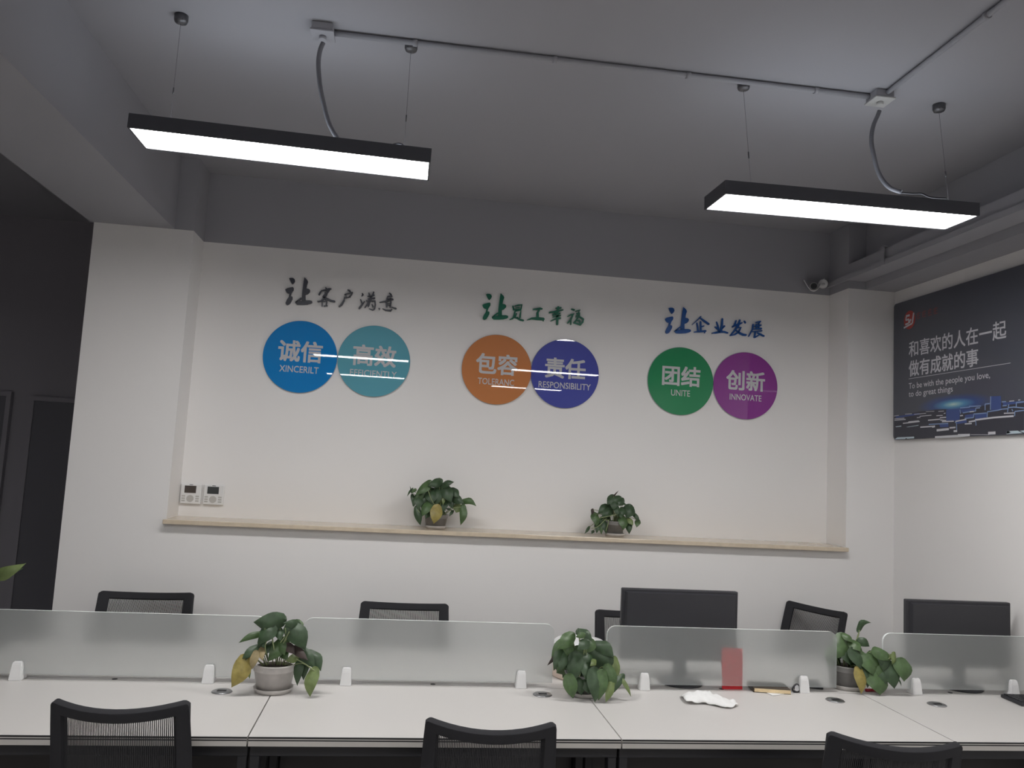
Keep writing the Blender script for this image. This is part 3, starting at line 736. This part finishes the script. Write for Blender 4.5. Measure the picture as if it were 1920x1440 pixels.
# ------------------------------------------------------------------ office chairs (facing +y locally)
def make_chair(wt, label, group):
    t = thing('office_chair', label, 'office chair', (0, 0, 0), 0, group)
    ZTOPC, ZBOT, D = 0.910, 0.50, 0.060

    def B(s, tt, off=0.0):                      # point of the back: s across -1..1, tt up 0..1
        hw = wt * (1.0 + 0.045 * (1 - tt))
        y = -0.165 - 0.09 * tt + 0.02 * math.sin(tt * math.pi) + D * s * s
        z = ZBOT + (ZTOPC - ZBOT) * tt - 0.015 * (1 - s * s) * tt
        e = max(0, abs(s) - 0.93) / 0.07
        z -= 0.013 * e * e * tt; z += 0.013 * e * e * (1 - tt)
        nrm = Vector((-2 * D * s / hw * 0.9, 1, 0.12)).normalized()
        return Vector((s * hw, y, z)) + nrm * off
    ss = [-1, -0.985, -0.96, -0.93, -0.87, -0.80] + [-0.8 + 0.16 * k for k in range(1, 10)] + [0.80, 0.87, 0.93, 0.96, 0.985, 1]
    ts = [0, 0.03, 0.08, 0.13, 0.25, 0.4, 0.55, 0.7, 0.85, 0.925, 0.96, 0.985, 1]
    bm = bmesh.new()
    for side in (0,):
        for i in range(len(ss) - 1):
            for j in range(len(ts) - 1):
                sm, tm = (ss[i] + ss[i + 1]) / 2, (ts[j] + ts[j + 1]) / 2
                if abs(sm) < 0.80 and 0.13 < tm < 0.925: continue
                f = bm.faces.new([bm.verts.new(B(ss[a], ts[b])) for a, b in ((i, j), (i + 1, j), (i + 1, j + 1), (i, j + 1))])
    bmesh.ops.remove_doubles(bm, verts=bm.verts, dist=1e-5)
    o = link('back_frame', bm, M['fabric_black'], t, True)
    md = o.modifiers.new('thick', 'SOLIDIFY'); md.thickness = 0.022; md.offset = 0
    md = o.modifiers.new('round', 'BEVEL'); md.width = 0.006; md.segments = 2; md.limit_method = 'ANGLE'
    bm = bmesh.new(); N = 64
    for k in range(N):
        sa = -0.80 + 1.6 * (k + 0.22) / N; sb = -0.80 + 1.6 * (k + 0.78) / N
        for j in range(8):
            ta, tb = 0.125 + 0.805 * j / 8, 0.125 + 0.805 * (j + 1) / 8
            bm.faces.new([bm.verts.new(B(a, b)) for a, b in ((sa, ta), (sb, ta), (sb, tb), (sa, tb))])
    bmesh.ops.remove_doubles(bm, verts=bm.verts, dist=1e-5)
    o = link('back_mesh', bm, M['mesh_black'], t)
    md = o.modifiers.new('thick', 'SOLIDIFY'); md.thickness = 0.0008; md.offset = 0
    bm = bmesh.new()
    tube(bm, smooth_path([B(0, 0.10, -0.028), Vector((0, -0.24, 0.46)), Vector((0, -0.17, 0.405)), Vector((0, -0.02, 0.40))]), [0.022] * 19, 10)
    box(bm, -0.12, 0.12, B(0, .10).y - 0.035, B(0, .10).y - 0.013, 0.525, 0.565, 0.006)
    link('back_support', bm, M['plastic_black'], t)
    bm = bmesh.new(); box(bm, -0.235, 0.235, -0.19, 0.255, 0.425, 0.490, 0.028, seg=4); link('seat', bm, M['fabric_black'], t, True)
    bm = bmesh.new(); lathe(bm, [(0.030, 0.09), (0.030, 0.26), (0.018, 0.262), (0.018, 0.395), (0.09, 0.398), (0.09, 0.424)], 20); link('gas_column', bm, M['plastic_black'], t)
    for k in range(5):
        a = math.radians(90 + 72 * k); d = Vector((math.cos(a), math.sin(a), 0))
        bm = bmesh.new(); tube(bm, [d * 0.02 + Vector((0, 0, 0.115)), d * 0.15 + Vector((0, 0, 0.105)), d * 0.255 + Vector((0, 0, 0.075))], [0.028, 0.022, 0.014], 8)
        lg = link('leg', bm, M['plastic_black'], t)
        bm = bmesh.new(); n = Vector((-d.y, d.x, 0))
        for q in (-1, 1):
            c = d * 0.255 + Vector((0, 0, 0.026)) + n * 0.014 * q
            tube(bm, [c - n * 0.008, c + n * 0.008], 0.026, 14)
        link('caster', bm, M['plastic_black'], lg)
    return t


def place(o, mx_, my_, rz, sc=1.0):
    """mx_, my_: where the middle of the backrest's top edge stands."""
    o.rotation_euler = (0, 0, rz)
    off = Matrix.Rotation(rz, 3, 'Z') @ Vector((0, -0.255, 0))
    o.location = (mx_ - off.x, my_ - off.y, 0)
    return o


near = make_chair(0.186, 'black mesh office chair at the near side on the left, below the yellow-leaved plant', 'near office chairs')
place(near, -0.738, 2.411, 0.0)
for mx_, my_, rz, lb in ((0.298, 2.266, math.radians(-5), 'black mesh office chair at the near side in the middle, pulled up to the desk'),
                         (1.448, 2.155, math.radians(-13), 'black mesh office chair at the near side, turned, below the tissue desk')):
    o = copy_tree(near); o['label'] = lb; place(o, mx_, my_, rz)
far = make_chair(0.216, 'black mesh office chair behind the leftmost frosted screen', 'far office chairs')
far.scale = (1, 1, 1.02)
place(far, -1.172, 4.195, math.radians(183.0))
for mx_, my_, rz, sc, lb in ((0.070, 4.122, math.radians(179), (1, 1, 1.018), 'black mesh office chair behind the second frosted screen'),
                             (1.238, 4.075, math.radians(180), (1, 1, 1.02), 'black mesh office chair half hidden behind the monitor'),
                             (2.362, 4.212, math.radians(115), (0.87, 0.95, 1.045), 'black mesh office chair turned sideways between the two monitors')):
    o = copy_tree(far); o['label'] = lb; o.scale = sc; place(o, mx_, my_, rz)


# ------------------------------------------------------------------ monitors (backs toward the viewer)
def monitor(x0, x1, ztop, y, bx_, lb):
    cx = (x0 + x1) / 2; w2 = (x1 - x0) / 2; h = w2 * 2 * 0.575
    t = thing('monitor', lb, 'monitor', (cx, y, ZT), 0, 'monitors seen from behind')
    zt = ztop - ZT; zb = zt - h
    bm = bmesh.new(); box(bm, -w2, w2, 0.0, 0.028, zb, zt, 0.005); link('bezel', bm, M['plastic_black'], t)
    bm = bmesh.new()
    a = [bm.verts.new((sx * (w2 - 0.012), 0.0, z)) for sx, z in ((-1, zb + .012), (1, zb + .012), (1, zt - .012), (-1, zt - .012))]
    b = [bm.verts.new((sx * (w2 - 0.020), -0.016, z)) for sx, z in ((-1, zb + .02), (1, zb + .02), (1, zt - .016), (-1, zt - .016))]
    for k in range(4): bm.faces.new((a[k], a[(k + 1) % 4], b[(k + 1) % 4], b[k]))
    bm.faces.new(b); bmesh.ops.recalc_face_normals(bm, faces=bm.faces); link('rear_cover', bm, M['plastic_black'], t)
    bm = bmesh.new(); box(bm, -w2 + 0.012, w2 - 0.012, 0.0275, 0.0285, zb + 0.014, zt - 0.012); link('screen', bm, M['lcd'], t)
    bm = bmesh.new(); box(bm, bx_ - cx - 0.03, bx_ - cx + 0.03, -0.035, -0.0165, 0.014, zt - h * 0.55, 0.004); link('stand_neck', bm, M['plastic_black'], t)
    bm = bmesh.new(); lathe(bm, [(0.093, 0.0), (0.095, 0.004), (0.090, 0.010), (0.04, 0.015)], 40, ctr=(bx_ - cx, -0.035)); link('stand_base', bm, M['plastic_black'], t, True)


monitor(0.980, 1.503, 1.130, 3.395, 1.236, 'black monitor seen from behind over the screen with the red card')
monitor(2.303, 2.820, 1.1215, 3.395, 2.535, 'black monitor seen from behind near the right wall')


# ------------------------------------------------------------------ potted pothos
MATS = dict(d='leaf_dark', m='leaf_mid', l='leaf_light', y='leaf_yellow', t='leaf_tan', b='leaf_brown')


def leaf(bm, b, tp, w, mi, bend=0.0, n=None, cup=0.35):
    """Heart-shaped leaf from its base b to its tip tp, w wide, folded along the midrib and bent along its length."""
    w *= 1.24
    b = Vector(b); tp = Vector(tp); d = tp - b; L = d.length
    d = d.normalized()
    nn = Vector(n or (random.uniform(-.25, .25), -1, random.uniform(0.1, .6)))
    nn = (nn - d * nn.dot(d)).normalized(); c = d.cross(nn)
    prof = ((-0.09, 0.0), (-0.07, 0.30), (0.02, 0.66), (0.16, 0.93), (0.32, 1.0), (0.5, 0.90), (0.68, 0.66), (0.84, 0.34), (0.94, 0.12), (1.0, 0.0))
    rows = []
    for s, h in prof:
        q = max(0, s)
        ax = b + d * L * s + nn * (0.16 * L * math.sin(math.pi * q)) + c * (bend * math.sin(math.pi * q))
        row = []
        for k in (-1, -0.5, 0, 0.5, 1):
            x = k * h * w / 2
            lift = -cup * abs(k) * h * w / 2 * (0.6 + 0.4 * abs(k)) + (0.03 * w * math.sin(7 * s + 3 * k))
            sh = -0.10 * L * abs(k) if s < 0.05 else 0
            row.append(bm.verts.new(ax + c * x + nn * lift + d * sh))
        rows.append(row)
    for r1, r2 in zip(rows, rows[1:]):
        for k in range(4):
            f = bm.faces.new((r1[k], r1[k + 1], r2[k + 1], r2[k])); f.material_index = mi; f.smooth = True


def plant(label, loc, pot, leaves, stems, u0, v0, s, k, pm, spread=0.07, soil_z=None, extra=0, potname='flower_pot'):
    """leaves: (u base, v base, u tip, v tip, width, kind[, bend[, depth base, depth tip]]) drawn on a front view, scale s metres per unit."""
    t = thing('potted_pothos', label, 'potted plant', loc, 0, 'potted pothos plants')
    rb, rt, hp, rs = pot

    def P(u, v, y): return Vector(((u - u0 - k * (v0 - v)) * s, y, (v0 - v) * s))
    bm = bmesh.new()
    lathe(bm, [(rb, 0.006), (rt * 0.925, hp * 0.74), (rt * 0.965, hp * 0.745), (rt * 0.975, hp * 0.78), (rt * 1.02, hp * 0.95), (rt * 1.05, hp * 0.965), (rt * 1.05, hp * 0.995), (rt * 1.03, hp), (rt * 0.95, hp), (rt * 0.90, hp * 0.86)], 40)
    link(potname, bm, pm, t)
    bm = bmesh.new(); lathe(bm, [(rs * 0.90, 0.0), (rs, 0.016), (rs * 0.985, 0.0175), (rs * 0.93, 0.007), (rb * .9, 0.0065)], 40); link('saucer', bm, M['pot'], t)
    bm = bmesh.new(); lathe(bm, [(rt * 0.88, hp * 0.86), (rt * 0.5, hp * 0.92), (0.01, hp * 0.93)], 24); link('soil', bm, M['soil'], t)
    kinds = 'dmltb'
    bm = bmesh.new(); sm = bmesh.new(); yl = []
    floor_v = v0 - 0.004 / s
    for L in leaves:
        u1, v1, u2, v2, wd, kd = L[:6]; bend = L[6] if len(L) > 6 else 0
        cx = (u1 - u0) * s
        if len(L) > 8: y1, y2 = L[7], L[8]
        else:
            low = (v0 - v1) * s < hp * 0.9
            y1 = -random.uniform(0.3, 1.0) * spread * max(0.25, 1 - abs(cx) / 0.22); y2 = y1 - random.uniform(0.01, 0.04)
            if low or (v0 - v2) * s < hp: y1 = min(y1, -rt * 0.9 * max(.2, 1 - (cx / (rt * 1.6)) ** 2)); y2 = y1 - 0.025
        v2 = min(v2, floor_v)
        a, b = P(u1, v1, y1), P(u2, v2, y2)
        if kd == 'y': yl.append((a, b, wd * s, bend * s))
        else: leaf(bm, a, b, wd * s, kinds.index(kd), bend * s)
        root = Vector((max(-rt * .6, min(rt * .6, a.x * 0.4)), max(-rt * .6, min(rt * .6, a.y * 0.3)), hp * 0.9))
        midp = root.lerp(a, 0.55) + Vector((0, 0, 0.012 + 0.08 * abs(a.x - root.x)))
        tube(sm, smooth_path([root, midp, a + (b - a) * 0.04], 4), 0.0017, 5)
    rnd = random.Random(int(u0 + v0))
    for _ in range(extra):
        a = Vector((rnd.uniform(-.07, .07), rnd.uniform(-.02, .06), hp + rnd.uniform(0.0, 0.09)))
        b = a + Vector((rnd.uniform(-.05, .05), rnd.uniform(-.03, .03), rnd.uniform(-.07, .0)))
        leaf(bm, a, b, rnd.uniform(.035, .055), rnd.choice((0, 0, 1)))
    link('foliage', bm, [M['leaf_dark'], M['leaf_mid'], M['leaf_light'], M['leaf_tan'], M['leaf_brown']], t)
    for path in stems:
        tube(sm, smooth_path([P(u, v, y) for u, v, y in path], 5), 0.002, 6)
    link('stems', sm, M['stem'], t)
    for a, b, wd, bend in yl:
        bm = bmesh.new(); leaf(bm, a, b, wd, 0, bend, n=(0.1, -1, 0.2)); o = link('withered_leaf', bm, M['leaf_yellow'], t); o['label'] = 'yellowing leaf'
    return t


DZ = ZT + 0.0005
plant('potted pothos with a big yellow leaf hanging left, on the first desk seam', (-0.412, 3.150, DZ), (0.060, 0.079, 0.103, 0.073), [
    (865, 265, 490, 295, 215, 'd', -20), (740, 350, 600, 570, 190, 'd'), (585, 470, 290, 585, 80, 'm', 20), (590, 500, 650, 620, 120, 'd'),
    (1100, 330, 905, 278, 110, 'd'), (990, 350, 1205, 645, 230, 'd', -30), (1050, 300, 1120, 470, 150, 'm'), (905, 560, 690, 820, 170, 'm'), (860, 560, 920, 730, 110, 'm'),
    (545, 640, 355, 775, 120, 'd'), (390, 785, 228, 1145, 205, 'y', -25, -.06, -.08), (540, 690, 500, 900, 95, 't', 0, -.07, -.085), (600, 650, 640, 780, 90, 't'), (430, 830, 455, 1050, 55, 'l', 0, -.05, -.06),
    (1080, 770, 930, 800, 100, 'l'), (1335, 915, 1280, 1285, 150, 'l', 25, -.07, -.09), (1120, 800, 1090, 1140, 115, 'd', 0, -.03, -.05), (1200, 790, 1165, 1085, 110, 'd', 0, -.02, -.03),
    (1240, 720, 1410, 940, 140, 'd', -40), (1150, 680, 1340, 900, 140, 'd'), (1040, 640, 1250, 770, 100, 'b'), (820, 400, 860, 540, 110, 'd'), (950, 590, 1060, 700, 100, 'b'), (720, 600, 640, 740, 110, 'd'), (880, 690, 960, 790, 120, 'm'), (470, 700, 395, 800, 70, 'd')],
    [[(790, 830, -.03), (770, 620, -.05), (750, 470, -.05)], [(670, 720, -.05), (660, 600, -.06), (690, 520, -.06)], [(900, 570, -.05), (985, 400, -.06)], [(860, 560, -.05), (930, 450, -.05), (925, 360, -.05)], [(1080, 770, -.06), (1200, 820, -.07), (1335, 915, -.07)], [(650, 480, -.05), (660, 350, -.05), (760, 365, -.04)]],
    735, 1262, 0.0002642, 0.077, M['pot'])
plant('bushy potted pothos with drooping green leaves hiding its pot, on the second seam', (0.772, 3.165, DZ), (0.056, 0.075, 0.085, 0.070), [
    (520, 310, 240, 510, 190, 'm'), (640, 250, 850, 380, 140, 'd', -30), (700, 265, 545, 295, 90, 'm'), (480, 420, 425, 630, 195, 'm'), (400, 430, 175, 710, 165, 'm'), (330, 560, 190, 850, 140, 'd'),
    (300, 600, 105, 800, 60, 'b'), (420, 600, 270, 850, 150, 'd'), (560, 610, 535, 985, 230, 'd'), (620, 510, 650, 690, 200, 'm'), (860, 400, 770, 600, 190, 'm'), (930, 480, 1215, 650, 200, 'd', -60),
    (920, 580, 1190, 900, 260, 'd', -60), (900, 690, 775, 735, 95, 'l'), (980, 670, 965, 810, 90, 'l'), (685, 770, 795, 915, 115, 'l'), (430, 920, 490, 1245, 195, 'm', 0, -.09, -.10), (610, 920, 640, 1210, 200, 'd'),
    (850, 830, 830, 1330, 230, 'd', 0, -.09, -.12), (970, 850, 895, 1250, 195, 'm', 0, -.095, -.115), (1080, 770, 1160, 1130, 170, 'm', -20, -.08, -.09), (1240, 680, 1255, 1010, 140, 'l', 0, -.04, -.05), (1130, 1000, 1005, 1365, 115, 'l', 0, -.10, -.12),
    (1350, 940, 1115, 1212, 120, 'd', 30, -.06, -.09), (1340, 950, 1480, 1228, 65, 'l', 10, -.06, -.08), (760, 380, 560, 480, 150, 'd'), (700, 560, 560, 700, 160, 'd'), (820, 600, 720, 800, 180, 'd'), (740, 740, 700, 960, 170, 'd'), (1020, 700, 1000, 900, 150, 'd'), (480, 720, 440, 900, 150, 'd'), (620, 195, 610, 260, 30, 'd'), (1060, 900, 1080, 1100, 140, 'd'), (700, 950, 760, 1180, 160, 'd')],
    [[(720, 560, -.06), (715, 420, -.06)], [(640, 380, -.05), (640, 260, -.05)], [(610, 920, -.08), (630, 840, -.08)]],
    760, 1290, 0.0002356, 0.037, M['pot_grey'], extra=14)
plant('potted pothos with a tall upright leaf, between the red card and the right monitor', (1.973, 3.330, DZ), (0.060, 0.082, 0.100, 0.075), [
    (500, 410, 300, 775, 245, 'm', -20), (255, 620, 210, 920, 175, 'm', 0, -.045, -.05), (520, 365, 625, 480, 115, 'm'), (640, 470, 720, 610, 175, 'm'), (780, 460, 962, 545, 135, 'd', -20), (720, 540, 640, 840, 210, 'd'),
    (875, 690, 885, 985, 315, 'm', 0, -.08, -.11), (930, 560, 1145, 720, 165, 'm', 0, -.10, -.12), (1000, 620, 1085, 810, 130, 'd', 0, -.105, -.115), (1170, 790, 1225, 1175, 245, 'd', 0, -.11, -.13), (1350, 710, 1375, 1040, 255, 'm', -30, -.125, -.14), (835, 295, 1045, 150, 95, 'd', -85, -.02, -.03),
    (1180, 690, 1265, 590, 65, 'l', 0, -.11, -.115), (1255, 600, 1200, 785, 95, 'l', 0, -.115, -.12), (640, 895, 635, 1290, 185, 'y', 0, -.10, -.12), (960, 980, 960, 1335, 330, 'm', 0, -.11, -.13), (470, 560, 560, 860, 210, 'd'), (580, 600, 690, 900, 200, 'd'), (760, 640, 820, 800, 170, 'm'), (820, 900, 800, 1200, 180, 'd', 0, -.09, -.10), (1060, 900, 1080, 1130, 170, 'd', 0, -.11, -.12), (700, 560, 860, 680, 150, 'm'), (900, 640, 1050, 860, 220, 'm', 0, -.08, -.10), (1030, 740, 1000, 1010, 190, 'm', 0, -.09, -.11), (1080, 600, 1185, 770, 150, 'm', 0, -.10, -.11), (760, 760, 720, 990, 180, 'd', 0, -.07, -.09), (1090, 640, 1050, 900, 160, 'd', 0, -.105, -.115), (1310, 1000, 1365, 1135, 25, 'd', 0, -.12, -.125)],
    [[(780, 465, -.02), (825, 385, -.02), (835, 290, -.02)], [(1150, 690, -.11), (1270, 640, -.115)]],
    640, 1300, 0.0002440, 0.0, M['pot_grey'], extra=14)
LZ = SH_T + 0.0005
plant('potted pothos on the wall ledge, the bushier one, yellow leaf in front', (0.214, 4.455, LZ), (0.052, 0.066, 0.078, 0.057), [
    (640, 250, 330, 545, 190, 'm', -40), (905, 195, 610, 330, 180, 'd', -20), (950, 300, 1215, 205, 150, 'd'), (1000, 340, 1150, 680, 240, 'd'), (1170, 385, 1335, 570, 180, 'd'), (1200, 560, 1440, 690, 180, 'd'), (1420, 660, 1740, 745, 130, 'm', -70),
    (890, 490, 910, 775, 90, 'l'), (990, 520, 960, 745, 80, 'l'), (535, 470, 300, 730, 130, 'm'), (350, 580, 292, 820, 110, 'd'), (262, 570, 275, 815, 95, 'd', -20), (330, 420, 240, 520, 75, 'm'), (255, 420, 140, 590, 45, 'd'), (240, 500, 205, 345, 25, 'd'),
    (660, 710, 480, 1015, 200, 'm'), (365, 850, 450, 1225, 150, 'd', 0, -.05, -.06), (830, 790, 740, 1165, 230, 'y', 0, -.08, -.10), (905, 850, 880, 1060, 95, 'l'), (1340, 740, 1270, 910, 225, 'l'), (1420, 770, 1362, 1185, 150, 'm', -40, -.05, -.06), (1200, 880, 1100, 1000, 60, 'd'),
    (700, 420, 700, 740, 270, 'd'), (600, 480, 470, 850, 210, 'd'), (850, 380, 800, 800, 220, 'd'), (1010, 640, 950, 930, 170, 'd'), (1120, 600, 1180, 820, 150, 'd'), (420, 560, 400, 880, 170, 'd'), (640, 900, 560, 1060, 120, 'd')],
    [[(800, 780, -.06), (700, 640, -.07), (620, 430, -.07)], [(440, 960, -.06), (490, 1020, -.06), (380, 870, -.06)]],
    800, 1300, 0.0002377, 0.056, M['pot_grey'], spread=0.05, extra=10)
plant('potted pothos on the wall ledge, the smaller one, with a thin trailing shoot', (1.226, 4.455, LZ), (0.045, 0.056, 0.085, 0.056), [
    (880, 290, 700, 515, 190, 'd', -20), (880, 290, 985, 130, 30, 'b'), (1050, 320, 790, 450, 165, 'd'), (1140, 360, 980, 530, 175, 'd'), (900, 400, 850, 650, 170, 'd'), (1150, 445, 1195, 535, 55, 'd'), (1340, 530, 1215, 840, 270, 'd', -20), (1150, 590, 1080, 770, 190, 'd'),
    (720, 560, 465, 755, 190, 'd'), (800, 650, 560, 830, 190, 'd'), (355, 660, 278, 790, 85, 'b'), (460, 775, 340, 905, 120, 'm'), (400, 775, 420, 1085, 210, 'm'), (600, 900, 690, 1270, 160, 'd'), (480, 1000, 430, 1255, 130, 'd'), (560, 980, 560, 1280, 120, 'm'), (1120, 820, 1100, 1135, 225, 'm'),
    (1270, 850, 1380, 1010, 130, 'l'), (1300, 940, 1290, 1240, 155, 'd'), (1440, 715, 1585, 905, 95, 'd'), (1575, 880, 1500, 1065, 130, 'm'), (260, 1120, 110, 1285, 65, 'd'), (960, 560, 940, 800, 130, 'd'), (1020, 700, 1040, 830, 100, 'd'), (380, 1200, 300, 1280, 70, 'd')],
    [[(960, 730, -.06), (880, 760, -.07), (700, 800, -.07), (450, 860, -.07)], [(640, 870, -.07), (430, 1070, -.07), (270, 1130, -.06)], [(720, 880, -.07), (680, 1050, -.07), (650, 1180, -.06)], [(930, 830, -.03), (920, 500, -.04)]],
    950, 1320, 0.0002174, 0.034, M['pot_grey'], spread=0.05, extra=6)
# the plant at the left end of the desks: only one leaf reaches into the picture
t = thing('potted_pothos', 'potted pothos at the left end of the desks, one pale leaf reaching into view', 'potted plant', (-1.560, 3.150, DZ), 0, 'potted pothos plants')
bm = bmesh.new(); lathe(bm, [(0.058, 0.006), (0.076, 0.082), (0.078, 0.082), (0.082, 0.10), (0.075, 0.10), (0.071, 0.088)], 40); link('flower_pot', bm, M['pot'], t)
bm = bmesh.new(); lathe(bm, [(0.065, 0), (0.073, 0.016), (0.07, 0.017), (0.066, 0.007), (0.05, 0.0065)], 40); link('saucer', bm, M['pot'], t)
bm = bmesh.new(); lathe(bm, [(0.069, 0.088), (0.04, 0.093), (0.01, 0.094)], 24); link('soil', bm, M['soil'], t)
bm = bmesh.new(); sm = bmesh.new()
o0 = Vector(t.location)
for b, tp, wd, mi, bend in ((on_y(-10, 1078, 3.12) - o0, on_y(49, 1056, 3.10) - o0, 0.040, 2, 0.012), (on_y(-12, 1082, 3.13) - o0, on_y(44, 1066, 3.11) - o0, 0.030, 1, -0.004), (Vector((-.03, -.03, .24)), Vector((-.12, -.05, .17)), .07, 1, 0), (Vector((.0, -.04, .22)), Vector((.05, -.08, .13)), .07, 0, 0), (Vector((-.02, .0, .30)), Vector((-.06, -.04, .38)), .07, 1, 0), (Vector((-.06, -.03, .16)), Vector((-.10, -.06, .06)), .07, 0, 0), (Vector((.03, .0, .19)), Vector((.09, .0, .12)), .06, 1, 0)):
    leaf(bm, b, tp, wd, mi, bend); tube(sm, smooth_path([(b.x * .15, b.y * .15, .09), Vector((b.x * .4, b.y * .4, b.z * .75 + .02)), b], 5), 0.0019, 5)
link('foliage', bm, [M['leaf_dark'], M['leaf_mid'], M['leaf_light']], t); link('stems', sm, M['stem'], t)

# ------------------------------------------------------------------ small things on the desks
# white round-topped box behind the bushy plant
t = thing('tissue_box', 'white round-topped box half hidden behind the bushy plant', 'box', (0.812, 3.44, DZ))
bm = bmesh.new(); lathe(bm, [(0.112, 0.0), (0.117, 0.006), (0.117, 0.085)], 40); link('box_body', bm, M['cream'], t, False)
bm = bmesh.new(); lathe(bm, [(0.118, 0.085), (0.118, 0.122), (0.113, 0.139), (0.100, 0.150), (0.06, 0.156), (0.01, 0.158)], 40); link('lid', bm, M['white_plastic'], t)
bm = bmesh.new(); lathe(bm, [(0.006, 0.0), (0.005, 0.002)], 14)
a = math.radians(205); bmesh.ops.transform(bm, matrix=Matrix.Translation((0.1166 * math.cos(a), 0.1166 * math.sin(a), 0.040)) @ Matrix.Rotation(a + math.pi / 2, 4, 'Z') @ FACE, verts=bm.verts)
link('button', bm, M['plastic_black'], t)

# red card leaning behind the screen
bm = bmesh.new()
a, b, c, d = [on_y(u, v, y) for u, v, y in ((1352, 1214, 3.258), (1392, 1216, 3.258), (1392, 1295, 3.268), (1354, 1295, 3.268))]
c.z = d.z = DZ; c.y = d.y = 3.2685
for q in (a, b): q.y = 3.2585
prism(bm, [a, b, c, d], (0, 0.0015, 0)); bmesh.ops.recalc_face_normals(bm, faces=bm.faces)
tag(link('red_card', bm, M['red_card']), 'upright red card leaning behind the frosted screen', 'card')

# crumpled tissue
bm = bmesh.new(); rnd = random.Random(4)
NX, NY = 26, 12; vv = []
out = {}
from mathutils import noise as mnoise
for i in range(NX + 1):
    row = []
    for j in range(NY + 1):
        fx, fy = i / NX, j / NY
        x = 0.205 * (fx - .5); half = 0.062 * (0.55 + 0.45 * math.sin(math.pi * (fx * .9 + .05)) + 0.18 * math.sin(9 * fx + 1) - 0.25 * max(0, fx - .6))
        y = (fy - .5) * 2 * half + 0.012 * math.sin(6 * fx) - 0.03 * max(0, fx - .5)
        q = Vector((x * 26, y * 30, 1.7))
        h = 0.026 * max(0, 1 - ((fx - .4) / .5) ** 2) * math.sin(math.pi * fy) + 0.016 * abs(mnoise.noise(q)) + 0.008 * abs(mnoise.noise(q * 2.3)) + 0.001
        row.append(bm.verts.new((x, y, h)))
    vv.append(row)
for i in range(NX):
    for j in range(NY):
        f = bm.faces.new((vv[i][j], vv[i + 1][j], vv[i + 1][j + 1], vv[i][j + 1])); f.smooth = True
o = link('crumpled_tissue', bm, M['paper']); o.location = (1.255, 3.085, ZT + 0.001); o.rotation_euler = (0, 0, -0.1)
md = o.modifiers.new('thick', 'SOLIDIFY'); md.thickness = 0.001; md.offset = 1
tag(o, 'crumpled white tissue lying on the near desk', 'tissue')

# tan notebook, round watch, paper, pens, keyboards
t = thing('notebook', 'tan notebook with dark cover lying under the frosted screen', 'notebook', (1.592, 3.272, DZ), math.radians(-10))
bm = bmesh.new(); box(bm, -0.075, 0.075, -0.058, 0.058, 0.0, 0.0025, 0.001, seg=1); box(bm, -0.075, 0.075, -0.058, 0.058, 0.0165, 0.0185, 0.0008, seg=1); box(bm, -0.078, -0.074, -0.058, 0.058, 0.0, 0.0185)
link('cover', bm, M['cover_brown'], t)
bm = bmesh.new(); box(bm, -0.074, 0.074, -0.059, 0.055, 0.0026, 0.0164); link('pages', bm, M['tan'], t)
t = thing('wrist_watch', 'small round chrome watch beside the notebook', 'watch', (1.696, 3.236, DZ), 0.3)
bm = bmesh.new(); tube(bm, [(0.019 * math.cos(k * math.pi / 12), 0.003 * math.sin(k * math.pi / 6), 0.017 + 0.016 * math.sin(k * math.pi / 12)) for k in range(25)], 0.0036, 8, caps=False); link('strap', bm, M['plastic_black'], t)
bm = bmesh.new(); lathe(bm, [(0.013, 0.0), (0.014, 0.002), (0.012, 0.006)], 24); bmesh.ops.transform(bm, matrix=Matrix.Translation((0, 0, 0.018)) @ Matrix.Rotation(math.radians(70), 4, 'X'), verts=bm.verts); link('dial', bm, M['chrome'], t)
bm = bmesh.new()
a = [on_z(u, v, DZ + 0.001) for u, v in ((1427, 1294), (1449, 1304.5), (1476, 1300.5), (1470, 1294))]
prism(bm, [a[0] + Vector((0, 0, 0.0003)), a[1], a[2], a[3]], (0, 0, 0.0006)); bmesh.ops.recalc_face_normals(bm, faces=bm.faces)
tag(link('paper_sheet', bm, M['paper']), 'corner of a paper sheet lying below the notebook', 'paper')
t = thing('keyboard', 'black keyboard behind the frosted screen, left of the tall-leaf plant', 'keyboard', (1.80, 3.345, DZ), math.radians(-20))
bm = bmesh.new(); box(bm, -0.045, 0.062, -0.045, 0.06, 0, 0.012, 0.003); link('case', bm, M['plastic_black'], t)
bm = bmesh.new()
for i in range(5):
    for j in range(5): box(bm, -0.04 + i * .0195, -0.024 + i * .0195, -0.04 + j * .0195, -0.024 + j * .0195, 0.012, 0.016)
link('keys', bm, M['steel_black'], t)
t = thing('pen', 'red pen lying on the desk right of the tall-leaf plant', 'pen', (2.085, 3.268, DZ + 0.0065), 0.08)
bm = bmesh.new(); tube(bm, [(-0.06, 0, 0), (0.02, 0, 0)], 0.0062, 10); link('barrel', bm, M['red_plastic'], t)
bm = bmesh.new(); tube(bm, [(0.02, 0, 0), (0.024, 0, 0), (0.034, 0, 0)], [0.0062, 0.0062, 0.003], 10); link('cap', bm, M['red_plastic'], t)
t = thing('keyboard', 'black keyboard on the near desk at the right edge', 'keyboard', (2.72, 3.14, DZ), math.radians(-4))
bm = bmesh.new(); box(bm, -0.11, 0.11, -0.065, 0.065, 0, 0.014, 0.004); link('case', bm, M['plastic_black'], t)
bm = bmesh.new()
for i in range(11):
    for j in range(5): box(bm, -0.104 + i * .019, -0.088 + i * .019, -0.056 + j * .0225, -0.038 + j * .0225, 0.014, 0.019)
link('keys', bm, M['steel_black'], t)
